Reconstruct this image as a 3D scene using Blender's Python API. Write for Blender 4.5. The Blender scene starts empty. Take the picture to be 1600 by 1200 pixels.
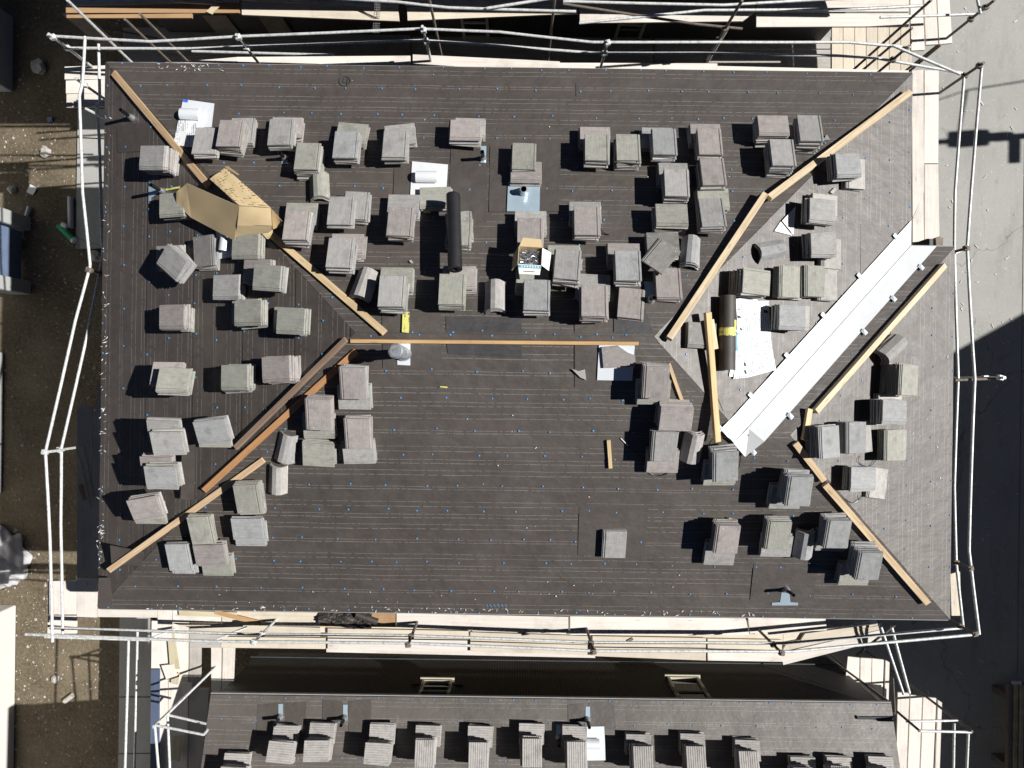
import bpy, bmesh, math, random
from mathutils import Vector, Matrix
R = math.radians
rnd = random.Random(7)
sc = bpy.context.scene
COL = sc.collection

# ------------------------------------------------------------------ camera, sky, sun, exposure
HC, FPX, TH = 15.7, 1111.0, R(0.75)
cam = bpy.data.cameras.new('Camera'); co = bpy.data.objects.new('Camera', cam); COL.objects.link(co)
cam.sensor_width = 36; cam.lens = FPX / 1600 * 36; cam.clip_end = 2000; cam.clip_start = 0.1
co.location = (0, 0, HC); co.rotation_euler = (0, 0, TH)
sc.camera = co
SUN_EL = R(45); SUN_DIR = Vector((1.0, 0.085, 0)).normalized()
sv = Vector((SUN_DIR.x * math.cos(SUN_EL), SUN_DIR.y * math.cos(SUN_EL), math.sin(SUN_EL)))
wd = bpy.data.worlds.new('World'); sc.world = wd; wd.use_nodes = True
nt = wd.node_tree; bg = nt.nodes['Background']
sky = nt.nodes.new('ShaderNodeTexSky'); sky.sky_type = 'NISHITA'; sky.sun_disc = False
sky.air_density = 0.2; sky.dust_density = 0.0; sky.sun_elevation = SUN_EL; sky.sun_rotation = math.atan2(SUN_DIR.x, SUN_DIR.y)
nt.links.new(sky.outputs[0], bg.inputs[0]); bg.inputs[1].default_value = 0.05
sl = bpy.data.lights.new('sun', 'SUN'); sl.energy = 5.0; sl.angle = R(0.5); sl.color = (1.0, 0.97, 0.925)
so = bpy.data.objects.new('sun', sl); COL.objects.link(so)
so.rotation_euler = sv.to_track_quat('Z', 'Y').to_euler(); so.location = (20, 2, 30)
sc.view_settings.view_transform = 'Standard'; sc.view_settings.look = 'None'
sc.view_settings.exposure = 0.36; sc.view_settings.gamma = 1; sc.view_settings.use_curve_mapping = False

# ------------------------------------------------------------------ measuring helpers (photo measurements -> metres at a given height)
def W(px, py, z):
    d = HC - z; u = (px - 800) / FPX * d; v = (600 - py) / FPX * d
    return Vector((u * math.cos(TH) - v * math.sin(TH), u * math.sin(TH) + v * math.cos(TH), z))
EZ, PT = 5.3, 1 / 3.0
XL, XR, XW, YS, YN, YI = -6.0, 5.79, 6.44, -3.36, 4.62, 2.09
def zmain(x, y):
    m = min(x - XL, XR - x, y - YS, YN - y); w = min(XW - x, y - YS, YI - y)
    return EZ + PT * max(m, w)
E2, Y2 = 3.15, -5.55
def zsouth(x, y): return E2 + PT * (Y2 - y)
FO = 0.017      # felt build-up on top of the boards
def hit(px, py, h=0.0, f=zmain):
    z = 6.0
    for _ in range(30):
        p = W(px, py, z); z = f(p.x, p.y) + FO + h
    return W(px, py, z)
def normal(x, y, f=zmain):
    e = 0.01
    n = Vector((f(x - e, y) - f(x + e, y), f(x, y - e) - f(x, y + e), 2 * e)); return n.normalized()
def frame(n):
    x = (Vector((1, 0, 0)) - n * n.x).normalized(); y = n.cross(x)
    return Matrix((x, y, n)).transposed().to_4x4()

# ------------------------------------------------------------------ materials
MATS = {}
class NT:
    def __init__(s, name):
        s.m = bpy.data.materials.new(name); s.m.use_nodes = True; s.t = s.m.node_tree
        s.b = s.t.nodes['Principled BSDF']; MATS[name] = s.m
    def n(s, k, **kw):
        o = s.t.nodes.new('ShaderNode' + k)
        for a, v in kw.items():
            if a.startswith('i_'):
                o.inputs[int(a[2:]) if a[2:].isdigit() else a[2:].replace('_', ' ')].default_value = v
            else: setattr(o, a, v)
        return o
    def l(s, a, b): s.t.links.new(a, b)
    def m2(s, op, a, b=None, c=None):
        o = s.n('Math', operation=op)
        for i, v in enumerate((a, b, c)):
            if v is None: continue
            if isinstance(v, (int, float)): o.inputs[i].default_value = v
            else: s.l(v, o.inputs[i])
        return o.outputs[0]
    def mix(s, fac, a, b, bt='MIX'):
        o = s.n('Mix', data_type='RGBA', blend_type=bt)
        for i, v in ((0, fac), (6, a), (7, b)):
            if isinstance(v, (int, float)): o.inputs[i].default_value = v
            elif isinstance(v, tuple): o.inputs[i].default_value = (*v[:3], 1)
            else: s.l(v, o.inputs[i])
        return o.outputs[2]
    def noise(s, vec, scale, detail=4, rough=0.6):
        o = s.n('TexNoise'); o.inputs['Scale'].default_value = scale
        o.inputs['Detail'].default_value = detail; o.inputs['Roughness'].default_value = rough
        if vec is not None: s.l(vec, o.inputs['Vector'])
        return o.outputs[0]
    def ramp(s, f, a, b):
        o = s.n('MapRange'); o.inputs[1].default_value = a; o.inputs[2].default_value = b; s.l(f, o.inputs[0]); return o.outputs[0]
    def scaled(s, vec, v):
        o = s.n('VectorMath', operation='MULTIPLY'); s.l(vec, o.inputs[0]); o.inputs[1].default_value = v; return o.outputs[0]
    def bump(s, h, st=0.3, dist=0.01):
        o = s.n('Bump'); o.inputs['Strength'].default_value = st; o.inputs['Distance'].default_value = dist
        s.l(h, o.inputs['Height']); s.l(o.outputs[0], s.b.inputs['Normal'])
    def set(s, col=None, rough=None, metal=None, spec=None):
        for k, v in (('Base Color', col), ('Roughness', rough), ('Metallic', metal), ('Specular IOR Level', spec)):
            if v is None: continue
            if isinstance(v, tuple): s.b.inputs[k].default_value = (*v[:3], 1)
            elif isinstance(v, (int, float)): s.b.inputs[k].default_value = v
            else: s.l(v, s.b.inputs[k])
def tc(s, k='Object'): return s.n('TexCoord').outputs[k]
def geo(s): return s.n('NewGeometry').outputs['Position']
def simple(name, col, rough=0.6, metal=0.0, spec=0.5, var=0.25, scale=6.0, bump=0.0, bs=60):
    s = NT(name); v = geo(s); f = s.ramp(s.noise(v, scale), 0.3, 0.7)
    d = tuple(c * (1 - var) for c in col); e = tuple(min(1, c * (1 + var)) for c in col)
    s.set(s.mix(f, d, e), rough, metal, spec)
    if bump: s.bump(s.noise(v, bs), bump, 0.004)
    return s.m
def felt_mat(name, printed, base=(0.056, 0.0465, 0.041)):
    s = NT(name); uv = s.n('UVMap').outputs[0]; sep = s.n('SeparateXYZ'); s.l(uv, sep.inputs[0])
    u, v = sep.outputs[0], sep.outputs[1]; pos = geo(s)
    big = s.ramp(s.noise(pos, 0.8, 5), 0.32, 0.7); mid = s.ramp(s.noise(pos, 7, 4), 0.3, 0.7)
    col = s.mix(big, tuple(c * 0.74 for c in base), tuple(c * 1.22 for c in base))
    col = s.mix(s.m2('MULTIPLY', mid, 0.35), col, tuple(c * 1.5 for c in base))
    gr = s.ramp(s.noise(pos, 240, 2), 0.35, 0.75)
    col = s.mix(s.m2('MULTIPLY', gr, 0.30), col, tuple(c * 1.9 for c in base))
    st = s.noise(s.scaled(uv, (0.7, 26, 1)), 1.0, 4)
    col = s.mix(s.m2('MULTIPLY', s.ramp(st, 0.5, 0.75), 0.45), col, (0.078, 0.070, 0.066))
    dust = s.m2('POWER', s.ramp(s.noise(pos, 2.3, 7, 0.7), 0.45, 0.8), 1.5)
    col = s.mix(s.m2('MULTIPLY', dust, 0.42), col, (0.13, 0.118, 0.108))
    scuff = s.ramp(s.noise(s.scaled(pos, (9, 9, 1)), 1.0, 8, 0.75), 0.63, 0.7)
    col = s.mix(s.m2('MULTIPLY', scuff, 0.22), col, (0.2, 0.185, 0.17))
    if printed != 'plain':
        wob = s.m2('MULTIPLY', s.m2('SUBTRACT', s.noise(s.scaled(pos, (1.3, 1.3, 1.3)), 1.0, 2), 0.5), 0.03)
        vv = s.m2('ADD', v, wob); acc = None
        for k, p in enumerate((0.085, 0.155, 0.345, 0.385, 0.56, 0.63, 0.735, 0.79)):
            dline = s.m2('LESS_THAN', s.m2('ABSOLUTE', s.m2('SUBTRACT', vv, p)), 0.0036 if k % 2 else 0.0044)
            acc = dline if acc is None else s.m2('MAXIMUM', acc, dline)
        dash = s.m2('GREATER_THAN', s.noise(s.scaled(uv, (17, 5, 1)), 1.0, 3), 0.435)
        wear = s.ramp(s.noise(pos, 1.7, 3), 0.25, 0.55)
        fac = s.m2('MULTIPLY', s.m2('MULTIPLY', acc, dash), s.m2('MULTIPLY_ADD', wear, 0.35, 0.12))
        col = s.mix(fac, col, (0.30, 0.285, 0.26))
        # chalk lines snapped in red
        rv = s.m2('LESS_THAN', s.m2('ABSOLUTE', s.m2('SUBTRACT', s.m2('MODULO', s.m2('ADD', vv, 0.03), 0.415), 0.03)), 0.004)
        ru = s.m2('LESS_THAN', s.m2('ABSOLUTE', s.m2('SUBTRACT', s.m2('MODULO', s.m2('ADD', u, 40.3), 2.9), 1.0)), 0.004)
        rf = s.m2('MULTIPLY', s.m2('MAXIMUM', rv, ru), s.ramp(s.noise(s.scaled(pos, (0.9, 3.0, 1)), 1.0, 4), 0.48, 0.72))
        col = s.mix(s.m2('MULTIPLY', rf, 0.55), col, (0.16, 0.03, 0.025))
    if printed == 'print':
        uu = s.m2('MODULO', s.m2('ADD', u, 30.0), 0.9); blk = s.m2('LESS_THAN', uu, 0.26)
        v2 = s.m2('MODULO', s.m2('ADD', v, 0.05), 0.41); b2 = s.m2('LESS_THAN', v2, 0.10)
        ln = s.m2('LESS_THAN', s.m2('MODULO', v2, 0.035), 0.02)
        tx = s.m2('GREATER_THAN', s.noise(s.scaled(uv, (60, 14, 1)), 1.0, 2), 0.52)
        f = s.m2('MULTIPLY', s.m2('MULTIPLY', blk, b2), s.m2('MULTIPLY', ln, tx))
        col = s.mix(s.m2('MULTIPLY', f, 0.5), col, (0.28, 0.26, 0.24))
    s.set(col, s.m2('MULTIPLY_ADD', mid, 0.08, 0.53), 0.0, 0.85)
    hgt = s.m2('ADD', s.m2('MULTIPLY', s.noise(pos, 190, 2), 0.12), s.m2('MULTIPLY', s.noise(s.scaled(pos, (1.5, 2.2, 1)), 1.0, 4), 5.0))
    s.bump(hgt, 0.42, 0.012)
    return s.m
felt_mat('felt', 'line'); felt_mat('felt_print', 'print', (0.085, 0.074, 0.067)); felt_mat('felt_patch', 'plain'); felt_mat('felt_dark', 'plain', (0.034, 0.033, 0.036))
def tile_mat():
    s = NT('tile'); v = tc(s); oi = s.n('ObjectInfo'); pos = geo(s)
    sh = s.n('VectorMath', operation='ADD'); s.l(v, sh.inputs[0])
    cr = s.n('CombineXYZ'); s.l(s.m2('MULTIPLY', oi.outputs['Random'], 37.0), cr.inputs[0]); s.l(s.m2('MULTIPLY', oi.outputs['Random'], 91.0), cr.inputs[1]); s.l(cr.outputs[0], sh.inputs[1])
    q = sh.outputs[0]
    a = s.ramp(s.noise(q, 14, 7, 0.75), 0.22, 0.78); b = s.ramp(s.noise(s.scaled(q, (5, 120, 20)), 1.0, 4), 0.3, 0.7); c = s.ramp(s.noise(q, 85, 3, 0.7), 0.35, 0.68)
    base = oi.outputs['Color']
    col = s.mix(a, s.mix(1.0, base, (0.50, 0.50, 0.49), 'MULTIPLY'), s.mix(1.0, base, (1.20, 1.18, 1.16), 'MULTIPLY'))
    col = s.mix(s.m2('MULTIPLY', b, 0.5), col, s.mix(1.0, base, (1.45, 1.43, 1.4), 'MULTIPLY'))
    col = s.mix(s.m2('MULTIPLY', c, 0.42), col, s.mix(1.0, base, (0.5, 0.5, 0.5), 'MULTIPLY'))
    dark = s.ramp(s.noise(q, 5, 3), 0.56, 0.72)
    col = s.mix(s.m2('MULTIPLY', dark, 0.55), col, s.mix(1.0, base, (0.45, 0.44, 0.43), 'MULTIPLY'))
    eff = s.ramp(s.noise(q, 26, 6, 0.7), 0.62, 0.72)
    col = s.mix(s.m2('MULTIPLY', eff, 0.4), col, (0.5, 0.49, 0.46))
    # nail spots near both ends
    sep = s.n('SeparateXYZ'); s.l(v, sep.inputs[0])
    dx = s.m2('SUBTRACT', s.m2('ABSOLUTE', sep.outputs[0]), 0.172); dy = s.m2('SUBTRACT', s.m2('ABSOLUTE', s.m2('ADD', sep.outputs[1], 0.02)), 0.088)
    dd = s.m2('SQRT', s.m2('ADD', s.m2('MULTIPLY', dx, dx), s.m2('MULTIPLY', dy, dy)))
    sp = s.m2('MULTIPLY', s.m2('LESS_THAN', dd, 0.0065), s.ramp(s.noise(q, 4, 1), 0.4, 0.55))
    col = s.mix(s.m2('MULTIPLY', sp, 0.8), col, (0.62, 0.61, 0.58))
    s.set(col, 0.82, 0, 0.3); s.bump(s.noise(q, 170, 3), 0.35, 0.003)
tile_mat()
def wood_mat():
    s = NT('wood'); v = tc(s); oi = s.n('ObjectInfo'); base = oi.outputs['Color']
    cr = s.n('CombineXYZ'); s.l(s.m2('MULTIPLY', oi.outputs['Random'], 50.0), cr.inputs[0]); s.l(oi.outputs['Random'], cr.inputs[2])
    sh = s.n('VectorMath', operation='ADD'); s.l(v, sh.inputs[0]); s.l(cr.outputs[0], sh.inputs[1]); q = sh.outputs[0]
    g = s.ramp(s.noise(s.scaled(q, (1.6, 42, 42)), 1.0, 5), 0.3, 0.72)
    col = s.mix(g, s.mix(1.0, base, (0.70, 0.64, 0.56), 'MULTIPLY'), s.mix(1.0, base, (1.10, 1.10, 1.10), 'MULTIPLY'))
    kn = s.n('TexVoronoi', feature='F1'); kn.inputs['Scale'].default_value = 1.0
    s.l(s.scaled(q, (2.3, 11, 11)), kn.inputs['Vector'])
    kf = s.m2('SUBTRACT', 1.0, s.ramp(kn.outputs['Distance'], 0.05, 0.17))
    col = s.mix(s.m2('MULTIPLY', kf, 0.6), col, s.mix(1.0, base, (0.42, 0.28, 0.18), 'MULTIPLY'))
    dirt = s.ramp(s.noise(q, 3.5, 6, 0.7), 0.54, 0.72)
    col = s.mix(s.m2('MULTIPLY', dirt, 0.38), col, s.mix(1.0, base, (0.5, 0.44, 0.4), 'MULTIPLY'))
    s.set(col, 0.7, 0, 0.35); s.bump(s.noise(s.scaled(q, (3, 60, 60)), 1.0, 3), 0.2, 0.003)
wood_mat()
def plank_mat():
    s = NT('plank'); v = tc(s); oi = s.n('ObjectInfo'); base = oi.outputs['Color']
    cr = s.n('CombineXYZ'); s.l(s.m2('MULTIPLY', oi.outputs['Random'], 50.0), cr.inputs[0]); s.l(s.m2('MULTIPLY', oi.outputs['Random'], 23.0), cr.inputs[1])
    sh = s.n('VectorMath', operation='ADD'); s.l(v, sh.inputs[0]); s.l(cr.outputs[0], sh.inputs[1]); q = sh.outputs[0]
    g = s.ramp(s.noise(s.scaled(q, (1.2, 26, 10)), 1.0, 6), 0.35, 0.75)
    col = s.mix(s.m2('MULTIPLY', g, 0.5), base, s.mix(1.0, base, (0.66, 0.60, 0.53), 'MULTIPLY'))
    d = s.ramp(s.noise(q, 1.6, 7, 0.7), 0.50, 0.78)
    col = s.mix(s.m2('MULTIPLY', d, 0.6), col, s.mix(1.0, base, (0.46, 0.42, 0.38), 'MULTIPLY'))
    kn = s.n('TexVoronoi', feature='F1'); s.l(s.scaled(q, (1.5, 9, 9)), kn.inputs['Vector']); kn.inputs['Scale'].default_value = 1.0
    kf = s.m2('SUBTRACT', 1.0, s.ramp(kn.outputs['Distance'], 0.03, 0.09))
    col = s.mix(s.m2('MULTIPLY', kf, 0.55), col, (0.22, 0.14, 0.10))
    s.set(col, 0.75, 0, 0.3); s.bump(g, 0.2, 0.004)
plank_mat()
def dirt_mat():
    s = NT('dirt'); p = geo(s)
    a = s.ramp(s.noise(p, 0.9, 7, 0.65), 0.32, 0.68); b = s.ramp(s.noise(p, 14, 6, 0.7), 0.35, 0.65)
    col = s.mix(a, (0.055, 0.041, 0.026), (0.17, 0.138, 0.094)); col = s.mix(s.m2('MULTIPLY', b, 0.6), col, (0.225, 0.19, 0.135))
    vo = s.n('TexVoronoi', feature='F1'); s.l(p, vo.inputs['Vector']); vo.inputs['Scale'].default_value = 17
    pf = s.m2('MULTIPLY', s.m2('SUBTRACT', 1.0, s.ramp(vo.outputs['Distance'], 0.10, 0.24)), s.ramp(s.noise(p, 1.6, 3), 0.5, 0.65))
    col = s.mix(s.m2('MULTIPLY', pf, 0.8), col, (0.48, 0.46, 0.42))
    s.set(col, 0.95, 0, 0.2); s.bump(s.m2('ADD', s.noise(p, 12, 8, 0.7), s.m2('MULTIPLY', pf, 0.5)), 0.8, 0.05)
dirt_mat()
def conc_mat(name, c0, c1, st=(0.12, 0.11, 0.10)):
    s = NT(name); p = geo(s)
    a = s.ramp(s.noise(p, 0.55, 7, 0.62), 0.3, 0.7); b = s.ramp(s.noise(p, 30, 5, 0.7), 0.35, 0.7)
    col = s.mix(a, c0, c1); col = s.mix(s.m2('MULTIPLY', b, 0.25), col, tuple(c * 1.35 for c in c1))
    sp = s.ramp(s.noise(p, 7, 2), 0.73, 0.76); col = s.mix(s.m2('MULTIPLY', sp, 0.5), col, (0.62, 0.6, 0.56))
    d = s.ramp(s.noise(p, 2.2, 6, 0.7), 0.58, 0.72); col = s.mix(s.m2('MULTIPLY', d, 0.35), col, st)
    vo = s.n('TexVoronoi', feature='DISTANCE_TO_EDGE'); vo.inputs['Scale'].default_value = 0.16; dn = s.n('VectorMath', operation='ADD'); s.l(p, dn.inputs[0])
    nz = s.n('TexNoise'); nz.inputs['Scale'].default_value = 1.4; nz.inputs['Detail'].default_value = 6; s.l(p, nz.inputs['Vector']); s.l(nz.outputs[1], dn.inputs[1]); s.l(dn.outputs[0], vo.inputs['Vector'])
    ck = s.m2('LESS_THAN', vo.outputs['Distance'], 0.0016); col = s.mix(s.m2('MULTIPLY', ck, 0.45), col, (0.07, 0.07, 0.07))
    sm = s.ramp(s.noise(s.scaled(p, (2.2, .5, 1)), 1.0, 6, .7), .52, .68); col = s.mix(s.m2('MULTIPLY', sm, .28), col, (.15, .145, .135))
    sc2 = s.ramp(s.noise(p, 16, 4, .6), .66, .69); col = s.mix(s.m2('MULTIPLY', sc2, .55), col, (.60, .59, .55))
    s.set(col, 0.85, 0, 0.3); s.bump(s.noise(p, 60, 4), 0.3, 0.004)
conc_mat('concrete', (0.29, 0.29, 0.275), (0.37, 0.372, 0.35)); conc_mat('path', (0.30, 0.30, 0.29), (0.40, 0.40, 0.385))
def pipe_mat(name, col, metal, rough):
    s = NT(name); p = geo(s); a = s.ramp(s.noise(p, 22, 5, 0.7), 0.45, 0.66)
    s.set(s.mix(s.m2('MULTIPLY', a, 0.7), col, tuple(c * 0.42 for c in col)), rough, metal, 0.5); s.bump(a, 0.15, 0.002)
pipe_mat('pipe', (0.74, 0.76, 0.75), 0.25, 0.5); pipe_mat('galvanised', (0.66, 0.69, 0.72), 0.75, 0.38); pipe_mat('rusty', (0.20, 0.165, 0.14), 0.2, 0.7)
simple('blue_cap', (0.06, 0.25, 0.50), 0.4, var=0.1)
simple('black_pipe', (0.012, 0.012, 0.013), 0.35)
simple('black_roll', (0.018, 0.018, 0.020), 0.42, bump=0.15, bs=300, spec=0.5)
simple('felt_roll', (0.052, 0.045, 0.040), 0.6, bump=0.2, bs=250)
simple('white_metal', (0.70, 0.72, 0.74), 0.36, 0.0, 0.6, var=0.06, scale=2.5, bump=0.12, bs=5)
simple('sheet_metal', (0.74, 0.78, 0.82), 0.35, 0.15, 0.5, var=0.05, scale=3)
simple('tab_metal', (0.42, 0.47, 0.52), 0.5, 0.3, 0.4, var=0.1)
simple('blue_metal', (0.52, 0.66, 0.76), 0.32, 0.45, 0.5, var=0.08, scale=4)
simple('cardboard', (0.62, 0.48, 0.275), 0.8, var=0.07, scale=3, bump=0.15, bs=40)
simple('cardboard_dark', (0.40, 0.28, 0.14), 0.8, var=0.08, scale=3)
simple('white_card', (0.80, 0.80, 0.80), 0.7, var=0.03)
simple('teal', (0.08, 0.36, 0.46), 0.6, var=0.05)
simple('ink', (0.03, 0.03, 0.035), 0.7, var=0.1)
simple('nails', (0.40, 0.41, 0.42), 0.35, 0.8, var=0.4, scale=90)
simple('plaster', (0.72, 0.70, 0.66), 0.85, var=0.05, scale=2, bump=0.2)
simple('plaster_grey', (0.42, 0.43, 0.43), 0.85, var=0.06, scale=2, bump=0.2)
simple('blue_paint', (0.16, 0.21, 0.33), 0.6, var=0.12, scale=3)
simple('tape_blue', (0.03, 0.15, 0.72), 0.5, var=0.05)
simple('stone', (0.40, 0.38, 0.35), 0.9, var=0.2, scale=20, bump=0.3)
simple('green_plastic', (0.03, 0.42, 0.17), 0.45, var=0.1)
simple('grey_plastic', (0.55, 0.57, 0.60), 0.5, var=0.1)
simple('white_fleck', (0.75, 0.74, 0.72), 0.7, var=0.1)
simple('white_mark', (0.62, 0.60, 0.58), 0.8, var=0.1)
simple('dark_trim', (.05, .06, .07), 0.6)
simple('fascia', (0.30, 0.30, 0.30), 0.6, var=0.1)
simple('window_frame', (0.50, 0.46, 0.36), 0.6, var=0.1)
simple('net_wire', (0.40, 0.40, 0.40), 0.5, 0.3)
simple('steel_yellow', (0.36, 0.31, 0.20), 0.6, 0.1, var=0.3, scale=4)
simple('brown_paper', (0.22, 0.18, 0.14), 0.8, var=0.2)
simple('asphalt_cut', (0.10, 0.10, 0.10), 0.9)
def glass_mat():
    s = NT('glass'); s.set((0.02, 0.025, 0.03), 0.06, 0.0, 0.8); s.bump(s.noise(geo(s), 3, 2), 0.05, 0.01)
glass_mat()
def plastic_mat():
    s = NT('plastic_film'); p = geo(s); a = s.noise(p, 9, 6)
    s.set(s.mix(a, (0.52, 0.52, 0.55), (0.80, 0.80, 0.82)), 0.32, 0, 0.6); s.b.inputs['Transmission Weight'].default_value = 0.25
    s.bump(s.noise(p, 8, 5), 0.5, 0.04)
plastic_mat()
def lath_mat():
    s = NT('lath'); p = geo(s); sep = s.n('SeparateXYZ'); s.l(p, sep.inputs[0])
    mx = s.m2('LESS_THAN', s.m2('MODULO', s.m2('ADD', sep.outputs[0], 50.0), 0.05), 0.011)
    mz = s.m2('LESS_THAN', s.m2('MODULO', sep.outputs[2], 0.05), 0.011); g = s.m2('MAXIMUM', mx, mz)
    a = s.ramp(s.noise(p, 1.2, 5), 0.35, 0.7)
    col = s.mix(a, (0.020, 0.017, 0.014), (0.052, 0.042, 0.034)); col = s.mix(s.m2('MULTIPLY', g, 0.7), col, (0.16, 0.15, 0.14))
    s.set(col, 0.6, 0, 0.4); s.bump(g, 0.6, 0.01)
lath_mat()
def text_mat(name, paper, ink, du, dv, thr, margin=0.0):
    s = NT(name); uv = s.n('UVMap').outputs[0]; sep = s.n('SeparateXYZ'); s.l(uv, sep.inputs[0])
    row = s.m2('LESS_THAN', s.m2('MODULO', sep.outputs[1], dv), dv * 0.5)
    ch = s.m2('GREATER_THAN', s.noise(s.scaled(uv, (1 / du, 0.6 / dv, 1)), 1.0, 2), thr)
    blk = s.ramp(s.noise(s.scaled(uv, (5, 8, 1)), 1.0, 1), 0.44, 0.5)
    f = s.m2('MULTIPLY', s.m2('MULTIPLY', row, ch), blk)
    inx = s.m2('MULTIPLY', s.m2('GREATER_THAN', sep.outputs[0], margin), 1.0)
    s.set(s.mix(s.m2('MULTIPLY', s.m2('MULTIPLY', f, inx), 0.8), paper, ink), 0.6, 0, 0.4)
text_mat('printed_paper', (0.74, 0.75, 0.76), (0.10, 0.14, 0.18), 0.014, 0.03, 0.46, 0.05)
text_mat('yellow_tape', (0.66, 0.64, 0.18), (0.05, 0.06, 0.12), 0.022, 0.045, 0.47)
text_mat('printed_card', (0.62, 0.48, 0.275), (0.13, 0.09, 0.05), 0.03, 0.045, 0.50)

# ------------------------------------------------------------------ mesh helpers
def link(name, me, mat=None, parent=None, M=None, color=None):
    o = bpy.data.objects.new(name, me); COL.objects.link(o)
    if mat: 
        if not me.materials: me.materials.append(MATS[mat])
    if parent: o.parent = parent
    if M is not None: o.matrix_world = M if not parent else M
    if color: o.color = (*color, 1)
    return o
def pm(verts, faces, name='m'):
    me = bpy.data.meshes.new(name); me.from_pydata([tuple(v) for v in verts], [], faces); me.update(); return me
def tag(o, label, cat, group=None):
    o['label'] = label; o['category'] = cat
    if group: o['group'] = group
    return o
def kind(o, k): o['kind'] = k; return o
def empty(name, loc, label=None, cat=None, group=None):
    o = bpy.data.objects.new(name, None); COL.objects.link(o); o.location = loc; o.empty_display_size = 0.2
    if label: tag(o, label, cat, group)
    return o
def keep(o, parent):               # parent without moving; all roots used with keep() have identity rotation
    o.parent = parent; o.matrix_parent_inverse = Matrix.Translation(parent.location).inverted(); return o
def boxv(sx, sy, sz, c=(0, 0, 0)):
    v = [(c[0] + sx * a / 2, c[1] + sy * b / 2, c[2] + sz * d / 2) for a in (-1, 1) for b in (-1, 1) for d in (-1, 1)]
    f = [(0, 1, 3, 2), (4, 6, 7, 5), (0, 4, 5, 1), (2, 3, 7, 6), (0, 2, 6, 4), (1, 5, 7, 3)]
    return v, f
def bevelled(me, w):
    bm = bmesh.new(); bm.from_mesh(me); bmesh.ops.bevel(bm, geom=bm.edges[:], offset=w, segments=1, affect='EDGES'); bm.to_mesh(me); bm.free(); return me
def box(name, c, s, mat, parent=None, rotz=0, bev=0.0, color=None):
    v, f = boxv(*s); me = pm(v, f)
    if bev: bevelled(me, bev)
    o = link(name, me, mat, color=color); o.location = c; o.rotation_euler.z = rotz
    if parent: keep(o, parent)
    return o
def between(name, a, b, w, h, mat, parent=None, up=(0, 0, 1), color=None, bev=0.003, lift=True):
    """A board with section w x h whose underside runs from a to b; local x is its length."""
    a, b = Vector(a), Vector(b); x = (b - a).normalized(); upv = Vector(up); y = upv.cross(x).normalized(); z = x.cross(y)
    L = (b - a).length; v, f = boxv(L, w, h, (0, 0, h / 2)); me = bevelled(pm(v, f), bev)
    o = link(name, me, mat, color=color); o.matrix_world = Matrix.Translation((a + b) / 2) @ Matrix((x, y, z)).transposed().to_4x4()
    if parent: keep(o, parent)
    return o
def tubev(pts, r, n=10, caps=True, radii=None):
    vs, fs = [], []; pts = [Vector(p) for p in pts]
    for i, p in enumerate(pts):
        d = (pts[min(i + 1, len(pts) - 1)] - pts[max(i - 1, 0)]).normalized()
        s = d.orthogonal().normalized() if i == 0 else (s - d * s.dot(d)).normalized()
        t = d.cross(s); rr = radii[i] if radii else r
        for k in range(n):
            an = 2 * math.pi * k / n; vs.append(p + (s * math.cos(an) + t * math.sin(an)) * rr)
    for i in range(len(pts) - 1):
        for k in range(n):
            fs.append((i * n + k, i * n + (k + 1) % n, (i + 1) * n + (k + 1) % n, (i + 1) * n + k))
    if caps: fs.append(tuple(range(n - 1, -1, -1))); fs.append(tuple(range((len(pts) - 1) * n, len(pts) * n)))
    return vs, fs
def smooth(me, ang=40):
    for p in me.polygons: p.use_smooth = True
    bm = bmesh.new(); bm.from_mesh(me)
    for e in bm.edges:
        if len(e.link_faces) == 2 and e.calc_face_angle(0) > R(ang): e.smooth = False
    bm.to_mesh(me); bm.free(); return me
def tube(name, pts, r, mat, parent=None, n=10, caps=True, radii=None):
    me = smooth(pm(*tubev(pts, r, n, caps, radii))); o = link(name, me, mat)
    if parent: keep(o, parent)
    return o
def poly_slab(name, pts, th, mat, parent=None, color=None, uv=True, centre=True):
    """Solid slab whose top is the polygon pts (any plane), th thick downwards along its normal."""
    pts = [Vector(p) for p in pts]; n = Vector((0, 0, 0))
    for i in range(len(pts)): n += (pts[i] - pts[0]).cross(pts[(i + 1) % len(pts)] - pts[0])
    n.normalize()
    if n.z < 0: pts.reverse(); n = -n
    c = sum(pts, Vector()) / len(pts)
    e = max(((pts[(i + 1) % len(pts)] - pts[i]) for i in range(len(pts))), key=lambda q: q.length).normalized(); y = n.cross(e)
    Mx = Matrix.Translation(c) @ Matrix((e, y, n)).transposed().to_4x4(); Mi = Mx.inverted()
    q = [Mi @ p for p in pts]; k = len(q)
    vs = q + [Vector((a.x, a.y, a.z - th)) for a in q]
    fs = [tuple(range(k)), tuple(range(2 * k - 1, k - 1, -1))] + [(i, i + k, (i + 1) % k + k, (i + 1) % k) for i in range(k)]
    me = pm(vs, fs)
    if uv:
        ul = me.uv_layers.new(name='UVMap'); x0 = min(a.x for a in q); y0 = min(a.y for a in q)
        for lp in me.loops: a = me.vertices[lp.vertex_index].co; ul.data[lp.index].uv = (a.x - x0, a.y - y0)
    o = link(name, me, mat, color=color); o.matrix_world = Mx
    if parent: keep(o, parent)
    return o
def pxs(poly, z): return [W(a, b, z) for a, b in poly]
def pxr(poly, h, f=zmain): return [hit(a, b, h, f) for a, b in poly]

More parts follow.
